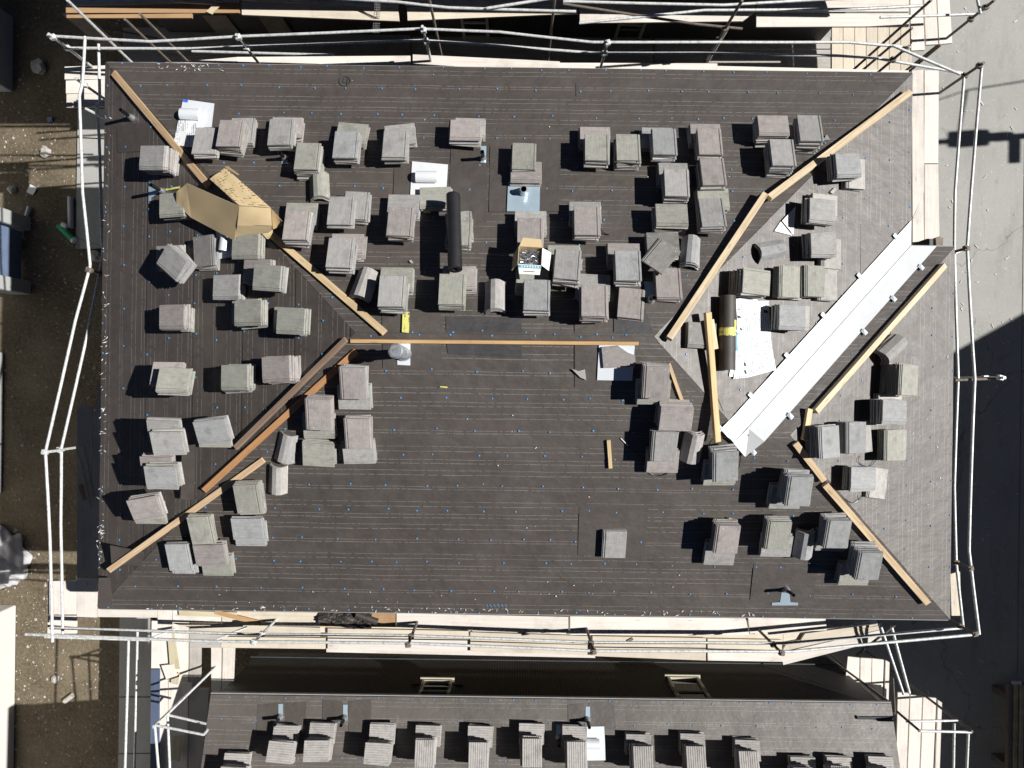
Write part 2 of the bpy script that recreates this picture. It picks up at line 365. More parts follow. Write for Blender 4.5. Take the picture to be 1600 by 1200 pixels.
# ------------------------------------------------------------------ ground, pavement, path
g = link('ground', pm([(-400, -400, 0), (400, -400, 0), (400, 400, 0), (-400, 400, 0)], [(0, 1, 2, 3)]), 'dirt'); kind(g, 'structure')
pv = link('pavement', pm([(6.6, -60, .02), (11.22, -60, .02), (11.22, 60, .02), (6.6, 60, .02), (6.6, -60, -.1), (6.6, 60, -.1), (11.22, -60, -.1), (11.22, 60, -.1)],
     [(0, 1, 2, 3), (0, 3, 5, 4), (1, 6, 7, 2)]), 'concrete'); kind(pv, 'structure')
rd = link('road', pm([(11.235, -60, .024), (60, -60, .024), (60, 60, .024), (11.235, 60, .024), (11.235, -60, -.1), (11.235, 60, -.1)], [(0, 1, 2, 3), (0, 3, 5, 4)]), 'concrete'); kind(rd, 'structure')
def path(poly, z=0.06):
    return kind(poly_slab('footpath', pxs(poly, z), 0.15, 'path'), 'structure')
path([(121, 170), (166, 170), (166, 216), (121, 214)]); path([(121, 216), (166, 218), (166, 388), (118, 388)])
path([(187, 960), (236, 960), (236, 1088), (186, 1088)]); path([(186, 1090), (236, 1090), (235, 1176), (185, 1177)]); path([(185, 1179), (235, 1178), (234, 1270), (184, 1270)])

# ------------------------------------------------------------------ roofs
def clip(poly, k, v, keep_gt):
    out = []
    for i in range(len(poly)):
        a, b = poly[i], poly[(i + 1) % len(poly)]
        ia = (a[k] >= v) if keep_gt else (a[k] <= v); ib = (b[k] >= v) if keep_gt else (b[k] <= v)
        if ia: out.append(a)
        if ia != ib:
            t = (v - a[k]) / (b[k] - a[k]); out.append((a[0] + t * (b[0] - a[0]), a[1] + t * (b[1] - a[1])))
    return out
def slope(house, corners, eave_dir, mat, f, caps_rows=(0.03, 0.40), course=0.83, nailgap=0.48, over=0.0):
    P = [Vector((x, y, f(x, y))) for x, y in corners]
    eu = Vector((*eave_dir, 0)).normalized(); n = (P[1] - P[0]).cross(P[2] - P[0]).normalized()
    if n.z < 0: n = -n
    ev = n.cross(eu)
    if ev.z < 0: ev = -ev
    o0 = min(P, key=lambda p: p.z).copy()
    q = [((p - o0).dot(eu), (p - o0).dot(ev)) for p in P]
    area = sum(q[i][0] * q[(i + 1) % len(q)][1] - q[(i + 1) % len(q)][0] * q[i][1] for i in range(len(q)))
    if area < 0: q.reverse()
    T = lambda a, b, h: o0 + eu * a + ev * b + n * h
    k = len(q)
    dv = [T(a, b, 0) for a, b in q] + [T(a, b, -0.05) for a, b in q]
    deck = link('roof_slope', pm(dv, [tuple(range(k)), tuple(range(2 * k - 1, k - 1, -1))] + [(i, i + k, (i + 1) % k + k, (i + 1) % k) for i in range(k)]), 'felt_patch')
    keep(deck, house)
    def child(o): o.parent = deck; o.matrix_parent_inverse = deck_world.inverted(); return o
    deck_world = Matrix.Translation(house.location) @ deck.matrix_parent_inverse @ deck.matrix_basis
    vmin = min(b for a, b in q); vmax = max(b for a, b in q); c0 = vmin; caps = []
    while c0 < vmax - 0.02:
        c1 = c0 + course; st = clip(clip(q, 1, c0, True), 1, min(c1 + 0.10, vmax), False)
        if len(st) < 3: break
        # split along the strip so the sheet can ripple a little
        us = [a for a, b in st]; u0, u1 = min(us), max(us); nseg = max(1, int((u1 - u0) / 0.35)); vs, fs, uvs = [], [], []
        hh = lambda a, b: 0.0035 + 0.0085 * max(0.0, 1 - (b - c0) / course) + 0.0018 * math.sin(a * 1.9 + c0 * 7) + 0.0015 * math.sin(a * 4.3 + b * 5)
        for sgi in range(nseg):
            pc = clip(clip(st, 0, u0 + (u1 - u0) * sgi / nseg, True), 0, u0 + (u1 - u0) * (sgi + 1) / nseg, False)
            if len(pc) < 3: continue
            for part in (clip(pc, 1, c0 + course * 0.5, False), clip(pc, 1, c0 + course * 0.5, True)):
                if len(part) < 3: continue
                b0 = len(vs)
                for a, b in part: vs.append(T(a, b, hh(a, b))); uvs.append((a, b - c0))
                fs.append(tuple(range(b0, len(vs))))
                for i in range(len(part)):      # turned-down lower edge
                    a, b = part[i], part[(i + 1) % len(part)]
                    if abs(a[1] - c0) < 1e-5 and abs(b[1] - c0) < 1e-5:
                        j = len(vs); vs += [T(a[0], a[1], -0.004 if c0 > vmin else -0.03), T(b[0], b[1], -0.004 if c0 > vmin else -0.03)]; uvs += [(a[0], -0.01), (b[0], -0.01)]
                        fs.append((b0 + i, j, j + 1, b0 + (i + 1) % len(part)))
        me = pm(vs, fs); ul = me.uv_layers.new(name='UVMap')
        for lp in me.loops: ul.data[lp.index].uv = uvs[lp.vertex_index]
        child(link('felt_strip', me, mat))
        for r_ in caps_rows:
            vv = c0 + r_; row = clip(clip(q, 1, vv - 0.001, True), 1, vv + 0.001, False)
            if len(row) < 3: continue
            a0 = min(a for a, b in row) + 0.12; a1 = max(a for a, b in row) - 0.1; a = a0 + rnd.uniform(0, .3)
            while a < a1:
                caps.append((a, vv + rnd.uniform(-.02, .02))); a += nailgap * rnd.uniform(0.72, 1.35)
        c0 = c1
    vs, fs = [], []
    for a, b in caps:
        b0 = len(vs); s = 10; ca, cb = a, b; rr = rnd.uniform(0.011, 0.014)
        for hgt, r_ in ((0.008, rr), (0.0185, rr), (0.0215, rr * 0.6)):
            for i in range(s): vs.append(T(ca + r_ * math.cos(6.2832 * i / s), cb + r_ * math.sin(6.2832 * i / s), hgt))
        for L in (0, 1):
            for i in range(s): fs.append((b0 + L * s + i, b0 + L * s + (i + 1) % s, b0 + (L + 1) * s + (i + 1) % s, b0 + (L + 1) * s + i))
        fs.append(tuple(range(b0 + 2 * s, b0 + 3 * s)))
    if vs: kind(child(link('cap_nails', pm(vs, fs), 'blue_cap')), 'stuff')
    return deck, child
# --- the big house
house = empty('house', ((XL + XW) / 2, (YS + YN) / 2, 0), 'house whose hipped roof is covered in dark brown felt and tile stacks', 'house')
RX, RY = 1.80, 0.63
J = (RX + 1.265, RY - 1.265); AP = (XW - 2.725, -0.635); WX = XL + 3.99
sN, chN = slope(house, [(XL, YN), (XR, YN), (RX, RY), (WX, RY)], (1, 0), 'felt', zmain)
sW, chW = slope(house, [(XL, YS), (XL, YN), (WX, RY)], (0, 1), 'felt', zmain)
sE, chE = slope(house, [(XR, YN), (RX, RY), J, (XR, YI)], (0, 1), 'felt', zmain)
sV, chV = slope(house, [J, AP, (XW, YI), (XR, YI)], (1, 0), 'felt', zmain)
sX, chX = slope(house, [(XW, YI), (XW, YS), AP], (0, 1), 'felt', zmain)
sS, chS = slope(house, [(XL, YS), (XW, YS), AP, J, (RX, RY), (WX, RY)], (1, 0), 'felt', zmain)
CH = {'N': chN, 'W': chW, 'E': chE, 'V': chV, 'X': chX, 'S': chS}
foot = [(XL + .35, YS + .35), (XW - .35, YS + .35), (XW - .35, YI - .35), (XR - .35, YI - .35), (XR - .35, YN - .35), (XL + .35, YN - .35)]
def walls(house, pts, z0, z1, mat):
    k = len(pts); P = [Vector(p) for p in pts]
    if sum(P[i].x * P[(i + 1) % k].y - P[(i + 1) % k].x * P[i].y for i in range(k)) < 0: P.reverse()
    inn = []
    for i in range(k):
        d0 = (P[i] - P[i - 1]).normalized(); d1 = (P[(i + 1) % k] - P[i]).normalized(); n0, n1 = Vector((-d0.y, d0.x)), Vector((-d1.y, d1.x))
        inn.append(P[i] + (n0 + n1) * .15 / (1 + n0.dot(n1)))
    for i in range(k):
        j = (i + 1) % k; v = [(*P[i], z0), (*P[j], z0), (*P[j], z1), (*P[i], z1), (*inn[i], z0), (*inn[j], z0), (*inn[j], z1), (*inn[i], z1)]
        keep(link('wall', pm(v, [(0, 1, 2, 3), (7, 6, 5, 4), (3, 2, 6, 7)]), mat), house)
walls(house, foot, 0, EZ - 0.02, 'lath')
rim = [(XL, YS), (XW, YS), (XW, YI), (XR, YI), (XR, YN), (XL, YN)]
for i in range(6):
    a, b = Vector((*rim[i], EZ - 0.155)), Vector((*rim[(i + 1) % 6], EZ - 0.155)); d = (b - a).normalized(); nn = Vector((d.y, -d.x, 0))
    between('fascia_board', a + nn * 0.012 + d * .004, b + nn * 0.012 - d * .004, 0.02, 0.14, 'fascia', house, color=(.5, .5, .5))
sof = poly_slab('soffit', [(x, y, EZ - 0.16) for x, y in rim], 0.015, 'fascia', house)
# --- felt patches laid over the courses
def patch(poly, ch, f=zmain, h=0.0, mat='felt_patch', th=0.004):
    # each corner at its own height above the courses, so the sheet lies on the slope
    ch(poly_slab('felt_patch', pxr(poly, h, f), th, mat))
patch([(905, 793), (1013, 795), (1007, 872), (903, 868)], chS); patch([(1178, 882), (1280, 886), (1266, 941), (1172, 937)], chS)
patch([(598, 538), (690, 540), (690, 577), (598, 575)], chS); patch([(698, 537), (815, 538), (816, 558), (700, 553)], chS, mat='felt_dark'); patch([(898, 538), (957, 538), (957, 602), (898, 605)], chS)
patch([(597, 487), (689, 489), (689, 518), (597, 516)], chN); patch([(697, 495), (815, 496), (815, 519), (697, 519)], chN, mat='felt_dark')
patch([(898, 500), (956, 500), (956, 521), (898, 521)], chN); patch([(960, 462), (1000, 462), (1022, 521), (959, 521)], chN, mat='felt_dark')
patch([(182, 198), (234, 190), (233, 236), (184, 238)], chW); patch([(290, 158), (360, 160), (357, 235), (330, 235)], chN)
patch([(766, 228), (875, 222), (873, 330), (764, 331)], chN); patch([(705, 226), (763, 226), (760, 346), (700, 345)], chN)
patch([(616, 256), (700, 250), (700, 330), (614, 330)], chN, h=0.005)
patch([(1120, 617), (1150, 620), (1150, 645), (1130, 642)], chE); patch([(285, 675), (306, 678), (303, 781), (282, 780)], chW)
patch([(1345, 350), (1400, 356), (1400, 372), (1345, 430)], chE); patch([(172, 852), (225, 862), (222, 885), (174, 880)], chW)
patch([(900, 130), (905, 130), (905, 150), (900, 150)], chN); patch([(154, 903), (172, 903), (176, 950), (152, 949)], chS)
patch([(1392, 500), (1436, 506), (1434, 556), (1392, 552)], chX)
# hand-marked number on the felt and odd scraps of white along the eaves
def flat_line(pts, w, ch, f=zmain, h=0.004, mat='ink', name='pen_mark'):
    q = [hit(a, b, h, f) for a, b in pts]
    vs, fs = [], []
    for i, p in enumerate(q):
        d = (q[min(i + 1, len(q) - 1)] - q[max(i - 1, 0)]); d = d.normalized(); s = Vector((-d.y, d.x, 0)).normalized() * w / 2
        vs += [p + s, p - s]
    for i in range(len(q) - 1): fs.append((2 * i, 2 * i + 1, 2 * i + 3, 2 * i + 2))
    return ch(link(name, pm(vs, fs), mat))
flat_line([(530 + 8.5 * (1 + math.cos(t * .33)), 127 + 7.5 * math.sin(t * .33)) for t in range(20)], 0.010, chN)
flat_line([(537, 122), (535, 129), (544, 129)], 0.009, chN); flat_line([(543, 123), (542, 133)], 0.009, chN)
flat_line([(759 + i * 3, 946 + (2 if i % 2 else -1.5)) for i in range(12)], 0.008, chS, mat='blue_cap')
def flecks(ch, line, n, spread, f=zmain, smax=0.045):
    vs, fs = [], []
    for _ in range(n):
        t = rnd.random(); i = min(int(t * (len(line) - 1)), len(line) - 2); tt = t * (len(line) - 1) - i
        x = line[i][0] + (line[i + 1][0] - line[i][0]) * tt; y = line[i][1] + (line[i + 1][1] - line[i][1]) * tt
        c = hit(x + rnd.uniform(-1, 1) * spread[0], y + rnd.uniform(-1, 1) * spread[1], 0.006, f)
        a = rnd.uniform(0, 6.28); L = rnd.uniform(0.006, smax); w = rnd.uniform(0.002, 0.008); d = Vector((math.cos(a), math.sin(a), 0)) * L; s = Vector((-math.sin(a), math.cos(a), 0)) * w
        d.z = 0; b0 = len(vs); nn = normal(c.x, c.y, f)
        for p in (c - d, c + s, c + d * .9 + s * .4, c - s): p = p - nn * (p - c).dot(nn); vs.append(p + nn * rnd.uniform(0.001, 0.006))
        fs.append((b0, b0 + 3, b0 + 2, b0 + 1))
    kind(ch(link('paper_scraps', pm(vs, fs), 'white_fleck')), 'stuff')
flecks(chW, [(169, 150), (166, 400), (162, 580), (158, 800), (156, 890)], 90, (5, 3))
flecks(chS, [(220, 948), (560, 952), (760, 955), (1200, 960)], 100, (20, 4)); flecks(chN, [(255, 104), (330, 106)], 30, (40, 5)); flecks(chS, [(300, 930), (700, 938), (1100, 900)], 30, (60, 10), smax=.02)
flecks(chN, [(300, 130), (1100, 250), (700, 470)], 15, (200, 60), smax=.015); flecks(chX, [(1450, 500), (1440, 800)], 25, (40, 60), smax=.02); flecks(chS, [(600, 640), (1000, 800)], 12, (150, 70), smax=.016)
# --- the second house, across the alley
house2 = empty('house', (0, -8.5, 0), 'house with dark lath-wrapped wall and windows, a single row of tile stacks', 'house')
XA, XB = -5.24, 6.76
s2, ch2 = slope(house2, [(XA, Y2), (XB, Y2), (XB, -9.6), (XA, -9.6)], (1, 0), 'felt_print', zsouth, course=0.95)
walls(house2, [(XA + .05, -13.7), (XB - .05, -13.7), (XB - .05, Y2 - .1), (XA + .05, Y2 - .1)], 0, E2 - 0.06, 'lath')
between('fascia_board', (XA - .01, Y2 + .018, E2 - .07), (XB + .01, Y2 + .014, E2 - .07), .02, .062, 'fascia', house2)
between('ledge_flashing', (XA, Y2 - .06, 1.25), (XB, Y2 - .06, 1.25), .02, .02, 'dark_trim', house2)
zb = zsouth(0, -9.6)
between('ridge_board', (XA, -9.63, zb - .12), (XB, -9.63, zb - .12), .05, .12, 'fascia', house2)
vs = [(XA, -9.65, zb - .05), (XB, -9.65, zb - .05), (XB, -13.7, E2 - .05), (XA, -13.7, E2 - .05)]
keep(poly_slab('roof_slope', vs, .05, 'felt_print'), house2)
for (X, lx) in ((XA, 1), (XB, -1)):
    v = [(X + .05 * lx, Y2 - .1, E2 - .06), (X + .05 * lx, -13.7, E2 - .06), (X + .05 * lx, -9.6, zb - .06)]
    keep(link('gable', pm(v + [(a + .15 * lx, b, c) for a, b, c in v], [(0, 1, 2), (5, 4, 3), (0, 3, 4, 1), (1, 4, 5, 2), (2, 5, 3, 0)]), 'lath'), house2)
keep(link('added_shade_block', bevelled(pm(*boxv(XB - XA - .2, 6.6, 4.2, ((XA + XB) / 2, -10.05, 3.6))), .02), 'lath'), house2)  # unseen taller rear block, added to throw shade on the yard
keep(poly_slab('added_block_roof', [(XA - .1, -6.72, 5.78), (XB + .1, -6.72, 5.78), (XB + .1, -13.5, 5.9), (XA - .1, -13.5, 5.9)], .06, 'felt_print'), house2)  # cover of the added, unseen shade block
def window(h, x0, x1, z0, z1, y, sgn):
    """window in a wall in the plane y; sgn is the outward direction"""
    fr = empty('window', ((x0 + x1) / 2, y, z0)); keep(fr, h)
    def kp(o): o.parent = fr; o.matrix_parent_inverse = Matrix.Translation(((x0 + x1) / 2, y, z0)).inverted(); return o
    t = .045
    for c, s in ((((x0 + x1) / 2, y + sgn * .03, z0 + t / 2), (x1 - x0, .1, t)), (((x0 + x1) / 2, y + sgn * .03, z1 - t / 2), (x1 - x0, .1, t)),
                 ((x0 + t / 2, y + sgn * .03, (z0 + z1) / 2), (t, .096, z1 - z0)), ((x1 - t / 2, y + sgn * .03, (z0 + z1) / 2), (t, .096, z1 - z0)),
                 (((x0 + x1) / 2, y + sgn * .02, z0 + (z1 - z0) * .55), (x1 - x0, .06, .045))):
        kp(box('frame', c, s, 'window_frame'))
    kp(box('pane', ((x0 + x1) / 2, y + sgn * .012, (z0 + z1) / 2), (x1 - x0 - .03, .02, z1 - z0 - .03), 'glass'))
    kp(box('sill', ((x0 + x1) / 2, y + sgn * .06, z0 - .03), (x1 - x0 + .08, .09, .04), 'window_frame'))
a = W(680, 1077, 2.7); window(house2, a.x - .28, a.x + .28, 2.33, 3.08, Y2 - .1, 1)
a = W(1078, 1075, 2.6); window(house2, a.x - .30, a.x + .30, 2.05, 3.08, Y2 - .1, 1)
for (x, y) in ((650, 1068), (717, 1066)):
    a = W(x, y, 2.4); box('flashing_tape', (a.x, Y2 - .085, 2.38), (.16, .03, .10), 'felt_roll', house2, 0)
ch2(poly_slab('shade_strip', pxr([(1339, 1118), (1343, 1120), (1393, 1120), (1395, 1125), (1340, 1124)], .03, zsouth), .03, 'ink'))  # dark slab drawn in place of a black, shadowed gap
# --- the third house, only its lower wall shows
house3 = empty('house', (0, 9.5, 0), 'house with black wrapped wall and window behind the boarded scaffold', 'house')
walls(house3, [(-6.4, 6.40), (5.6, 6.40), (5.6, 12.5), (-6.4, 12.5)], 0, 5.0, 'lath')
v = [(-6.7, 6.1, 5.0), (5.9, 6.1, 5.0), (5.9, 9.5, 6.1), (-6.7, 9.5, 6.1)]; keep(poly_slab('roof_slope', v, .06, 'felt_patch'), house3)
v = [(-6.7, 12.8, 5.0), (5.9, 12.8, 5.0), (5.9, 9.52, 6.1), (-6.7, 9.52, 6.1)]; keep(poly_slab('roof_slope', v, .06, 'felt_patch'), house3)
for px0, px1 in ((962, 1004), (722, 764)):
    a, b = W(px0, 45, 2.9).x, W(px1, 45, 2.9).x; window(house3, a, b, 2.62, 3.6, 6.40, -1)
for px in (130, 345, 430):
    a = W(px, 40, 3.0).x; box('sheathing_panel', (a, 6.375, 2.6), (.42, .03, 1.4), 'brown_paper', house3)
# --- neighbours across the dirt yard, and the house beside the road whose shade falls on the pavement
nh = empty('house', (-14.5, -2, 0), 'rendered white neighbour house with stepped wall across the dirt yard', 'house')
def block(h, x0, x1, y0, y1, z, mat, nm='wall'):
    keep(link(nm, bevelled(pm(*boxv(x1 - x0, y1 - y0, z, ((x0 + x1) / 2, (y0 + y1) / 2, z / 2))), .02), mat), h)
block(nh, -18, -11.10, 6.3, 7.95, 6.2, 'plaster_grey'); block(nh, -18, -11.22, -2.55, .55, 6.2, 'plaster_grey'); block(nh, -18, -10.88, -12, -5.02, 6.2, 'plaster')  # grey bays: shade on the white render put into the colour
block(nh, -18, -12.2, -5.01, -2.56, 6.1, 'plaster'); block(nh, -18, -12.3, .56, 6.29, 6.1, 'plaster_grey')
keep(poly_slab('roof', [(-19, -12.5, 6.6), (-10.2, -12.5, 6.27), (-10.2, 8.2, 6.27), (-19, 8.2, 6.6)], .08, 'felt_patch'), nh)  # unseen roof, raised and overhung to keep sky light off the yard
rh = empty('house', (19, -8, 0), 'large house beyond the road that shades the pavement', 'house')
def rotblock(z0, z1, hx, hy, mat, nm, top=None):
    c, ang = Vector((21.2, -5.0, 0)), R(30); m = Matrix.Translation(c) @ Matrix.Rotation(ang, 4, 'Z')
    if top: v = [(-hx, -hy, z0), (hx, -hy, z0), (hx, hy, z0), (-hx, hy, z0), (-hx * .3, 0, z1), (hx * .3, 0, z1)]; f = [(0, 1, 5, 4), (1, 2, 5), (2, 3, 4, 5), (3, 0, 4), (3, 2, 1, 0)]
    else: v, f = boxv(2 * hx, 2 * hy, z1 - z0, (0, 0, (z0 + z1) / 2))
    me = pm([m @ Vector(p) for p in v], f); keep(link(nm, me, mat), rh)
rotblock(0, 8.0, 5.2, 7.0, 'plaster', 'wall'); rotblock(8.0, 9.6, 5.6, 7.4, 'felt_patch', 'roof', True)

# ------------------------------------------------------------------ fixed vents on the big roof
def up_pipe(name, base_px, h, r, f=zmain, mat='black_pipe', label=None, lean=(0, 0)):
    b = hit(*base_px, 0.0, f); root = empty(name, b)
    def kp(o): o.parent = root; o.matrix_parent_inverse = Matrix.Translation(b).inverted(); return o
    top = b + Vector((lean[0], lean[1], h)); vs, fs = tubev([b - Vector((0, 0, .1)), top], r, 16, False)
    vi, fi = tubev([b, top], r * .82, 16, False); k = len(vs); vs += vi; fs += [tuple(reversed([i + k for i in q])) for q in fi]
    fs += [(16 + i, 16 + (i + 1) % 16, k + 16 + (i + 1) % 16, k + 16 + i) for i in range(16)] + [tuple(range(k, k + 16))]
    kp(link('pipe', smooth(pm(vs, fs)), mat))
    kp(tube('collar', [b, b + Vector((0, 0, .05)), b + Vector((0, 0, .10))], .05, 'galvanised', None, 16, True, [r * 1.9, r * 1.5, r * 1.15]))
    return root, kp
def vent(px, h, house_, f=zmain, flash=None, r=.026, mat='blue_metal'):
    root, kp = up_pipe('vent_pipe', px, h, r, f); keep(root, house_)
    if flash: kp(poly_slab('flashing', pxr(flash, .006, f), .004, mat))
    return root
vent((206, 184), .30, house)
vent((446, 248), .25, house, flash=[(440, 244), (450, 244), (450, 256), (440, 256)])
vent((755, 248), .30, house, flash=[(751, 228), (760, 228), (759, 254), (751, 254)])
vent((1017, 468), .22, house, flash=[(1006, 440), (1025, 440), (1025, 472), (1010, 468)], r=.032)
vent((1228, 921), .28, house, flash=[(1222, 920), (1233, 920), (1235, 941), (1247, 942), (1247, 946), (1206, 946), (1206, 942), (1219, 941)])
vent((254, 299), .33, house, flash=[(232, 291), (248, 296), (247, 302), (236, 309), (235, 318), (232, 318)])
for p in ((438, 1120), (539, 1121), (918, 1124), (872, 1152)):
    vent(p, .30, house2, zsouth, flash=[(p[0] - 3, p[1] - 20), (p[0] + 4, p[1] - 20), (p[0] + 4, p[1] + 2), (p[0] - 3, p[1] + 2)], r=.028)
for q in ([(402, 1101), (437, 1098), (435, 1150), (400, 1150)], [(445, 1099), (479, 1096), (476, 1150), (446, 1150)], [(504, 1094), (534, 1095), (534, 1130), (504, 1128)], [(545, 1096), (580, 1093), (579, 1155), (545, 1150)],
          [(887, 1101), (913, 1099), (912, 1126), (888, 1128)], [(919, 1099), (959, 1095), (963, 1140), (922, 1140)]): patch(q, ch2, zsouth)
# metal chimney with cap on the ridge
b = hit(631, 552); root = empty('flue', b); keep(root, house)
def kpf(o): o.parent = root; o.matrix_parent_inverse = Matrix.Translation(b).inverted(); return o
Z = lambda h: b + Vector((0, 0, h))
kpf(tube('flue_pipe', [Z(-.1), Z(.56)], .062, 'galvanised', None, 24)); kpf(tube('storm_collar', [Z(0), Z(.05), Z(.09)], .09, 'galvanised', None, 24, True, [.10, .085, .066]))
kpf(tube('collar_band', [Z(.40), Z(.425)], .082, 'galvanised', None, 24)); kpf(tube('flue_cap', [Z(.52), Z(.535), Z(.64), Z(.665)], .09, 'galvanised', None, 28, True, [.078, .092, .092, .070]))
kpf(poly_slab('flashing', pxr([(620, 536), (641, 537), (641, 571), (621, 570)], .008), .004, 'sheet_metal'))

# ------------------------------------------------------------------ tiles
def tile_mesh():
    pr = [(-.165, .003), (-.165, .020), (-.161, .025), (.122, .025), (.126, .013), (.134, .013), (.138, .022), (.150, .022), (.153, .012), (.165, .012), (.165, .003), (.150, 0), (-.150, 0)]
    k = len(pr); vs = []; L = .21
    for x, ins in ((-L, .003), (-L + .004, 0), (L - .004, 0), (L, .003)):
        for y, z in pr: vs.append((x, y, z - ins if z > .02 else z))
    fs = [tuple(range(k - 1, -1, -1)), tuple(range(3 * k, 4 * k))]
    for s in range(3):
        for i in range(k): fs.append((s * k + i, s * k + (i + 1) % k, (s + 1) * k + (i + 1) % k, (s + 1) * k + i))
    me = pm(vs, fs, 'roof_tile'); me.materials.append(MATS['tile'])
    bm = bmesh.new(); bm.from_mesh(me); bmesh.ops.recalc_face_normals(bm, faces=bm.faces[:]); bm.to_mesh(me); bm.free(); return me
TILE = tile_mesh()
def ribbed_mesh():
    n = 9; w = .33 / n; top = []
    for i in range(n):
        y = -.165 + i * w; top += [(y + .0005, .022), (y + .005, .029), (y + w - .009, .029), (y + w - .004, .022)]
    pr = [(-.165, 0)] + top + [(.165, 0)]; k = len(pr); vs = [(x, y, z) for x in (-.21, .21) for y, z in pr]
    fs = [tuple(range(k - 1, -1, -1)), tuple(range(k, 2 * k))] + [(i, (i + 1) % k, (i + 1) % k + k, i + k) for i in range(k)]
    me = pm(vs, fs, 'ribbed_tile'); me.materials.append(MATS['tile'])
    bm = bmesh.new(); bm.from_mesh(me); bmesh.ops.recalc_face_normals(bm, faces=bm.faces[:]); bm.to_mesh(me); bm.free(); return me
RIBBED = ribbed_mesh()
def ridge_mesh():
    o = [(-.130, -.004), (-.060, .072), (0, .088), (.060, .072), (.130, -.004)]; t = .014
    i_ = [(-.130 + t, -.012), (-.055, .055), (0, .070), (.055, .055), (.130 - t, -.012)]; pr = o + i_[::-1]; k = len(pr); vs = []
    for x, sc_ in ((-.205, 1.0), (.205, .93)):
        for y, z in pr: vs.append((x, y * sc_, z))
    fs = [(a, a + 1, k - 2 - a, k - 1 - a)[::-1] for a in range(4)] + [(a + k, a + 1 + k, 2 * k - 2 - a, 2 * k - 1 - a) for a in range(4)]
    fs += [(i, (i + 1) % k, (i + 1) % k + k, i + k) for i in range(k)]
    me = pm(vs, fs, 'ridge_tile'); me.materials.append(MATS['tile'])
    bm = bmesh.new(); bm.from_mesh(me); bmesh.ops.recalc_face_normals(bm, faces=bm.faces[:]); bm.to_mesh(me); bm.free(); return me
RIDGE = ridge_mesh()
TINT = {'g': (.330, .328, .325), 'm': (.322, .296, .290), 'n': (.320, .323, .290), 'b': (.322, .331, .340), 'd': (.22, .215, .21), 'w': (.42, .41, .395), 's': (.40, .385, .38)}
PITCH = .0335
def stack(label, *bunches, f=zmain, fan=0.0, group='stacks of roof tiles on the big roof', ridge=False, pitch=None, mesh=None):
    pit = pitch or (.026 if ridge else PITCH)
    h0 = bunches[0]; lev = 0; base = hit(h0[0], h0[1], h0[3] * pit, f); n = normal(base.x, base.y, f)
    B = hit(h0[0], h0[1], 0, f); B = base - n * (h0[3] * pit / 1.0) ; B.z = f(B.x, B.y) + FO
    n = normal(B.x, B.y, f)
    root = empty('ridge_tile_stack' if ridge else 'tile_stack', B, label, 'ridge tiles' if ridge else 'tile stack', group if not ridge else 'stacks of angled ridge tiles')
    Fm = frame(n); root.matrix_world = Matrix.Translation(B) @ Fm; Mi = (Matrix.Translation(B) @ Fm).inverted()
    off0 = .012 if ridge else 0.001
    for bi, bn in enumerate(bunches):
        px, py, ang, cnt, col = bn[:5]; start = bn[5] if len(bn) > 5 else lev
        fn = bn[6] if len(bn) > 6 else fan
        top = hit(px, py, (start + cnt) * pit / n.z, f); c = Mi @ top
        for i in range(cnt):
            o = bpy.data.objects.new('ridge_tile' if ridge else 'tile', RIDGE if ridge else (mesh or TILE)); COL.objects.link(o); o.parent = root
            tp = (i == cnt - 1); k = cnt - 1 - i
            jx, jy = (0, 0) if tp else (rnd.gauss(0, .009), rnd.gauss(0, .009))
            o.location = (c.x + jx, c.y + jy, off0 + (start + i) * pit)
            o.rotation_euler.z = R(ang) + (0 if tp else R(rnd.gauss(0, 1.9))) + R(fn) * k * -1
            t = TINT[col]
            if not tp and rnd.random() < .35: t = TINT[rnd.choice('gmnbw')]
            if i != cnt - 1: t = tuple(q * 1.12 for q in t)
            v = rnd.uniform(.90, 1.16); o.color = (*(q * v for q in t), 1)
        lev = max(lev, start + cnt)
    return root
S = stack
# upper slope (beyond the ridge), outermost row
S('tile stack partly across the hip board next to the bare black pipe', (236, 246, 175, 9, 'g'))
S('grey tile stack resting against the white leaflet by the hip board', (340, 213, 182, 4, 'm'), (321, 219, -90, 4, 'g'))
S('widely fanned tile stack right behind the leaflet and its hooded vent', (378, 203, -88, 4, 'g'), (359, 207, -90, 7, 'm', 4, 1.2))
S('tile stack with short vent pipe poking up at its foot', (447, 198, 180, 4, 'm'), (438, 205, -88, 5, 'g'))
S('greenish tile stack touching the pale ridge tiles above the carton sheet', (480, 243, -90, 8, 'n'))
S('tile stack with skewed greenish lower tiles, two stacks along from hooded vent', (549, 207, 175, 4, 'n'), (540, 225, -90, 5, 'b'))
S('tile stack with lower tiles swung askew, just above the hooded white vent', (625, 209, 188, 4, 'g'), (617, 224, -90, 5, 'g'))
S('reddish brown tile stack beside the vent pipe with pale blue strip', (734, 199, 179, 3, 's'), (727, 202, 180, 4, 'm'))
S('short green topped tile stack half covering the square cone flashing', (822, 268, 180, 4, 'm'), (819, 243, -91, 2, 'n'))
S('mossy green tile stack on reddish lower tiles, beside an all green stack', (930, 213, 180, 4, 'm'), (933, 229, -91, 5, 'n'))
S('single green tile stack between green and grey outer row stacks', (982, 229, -90, 8, 'n'))
S('bluish tile stack flecked with white, next to the single green stack', (1027, 214, 180, 4, 'b'), (1039, 220, -90, 5, 'b'))
S('mauve grey tile stack directly above another mauve stack, clear of hip board', (1103, 208, 180, 4, 'm'), (1110, 220, -90, 5, 'm'))
S('mauve grey tile stack directly below another mauve stack', (1115, 267, -88, 8, 'm'))
S('tall tile stack just below the white flecked bluish stack', (1054, 270, 180, 4, 'g'), (1058, 284, -91, 6, 'g'))
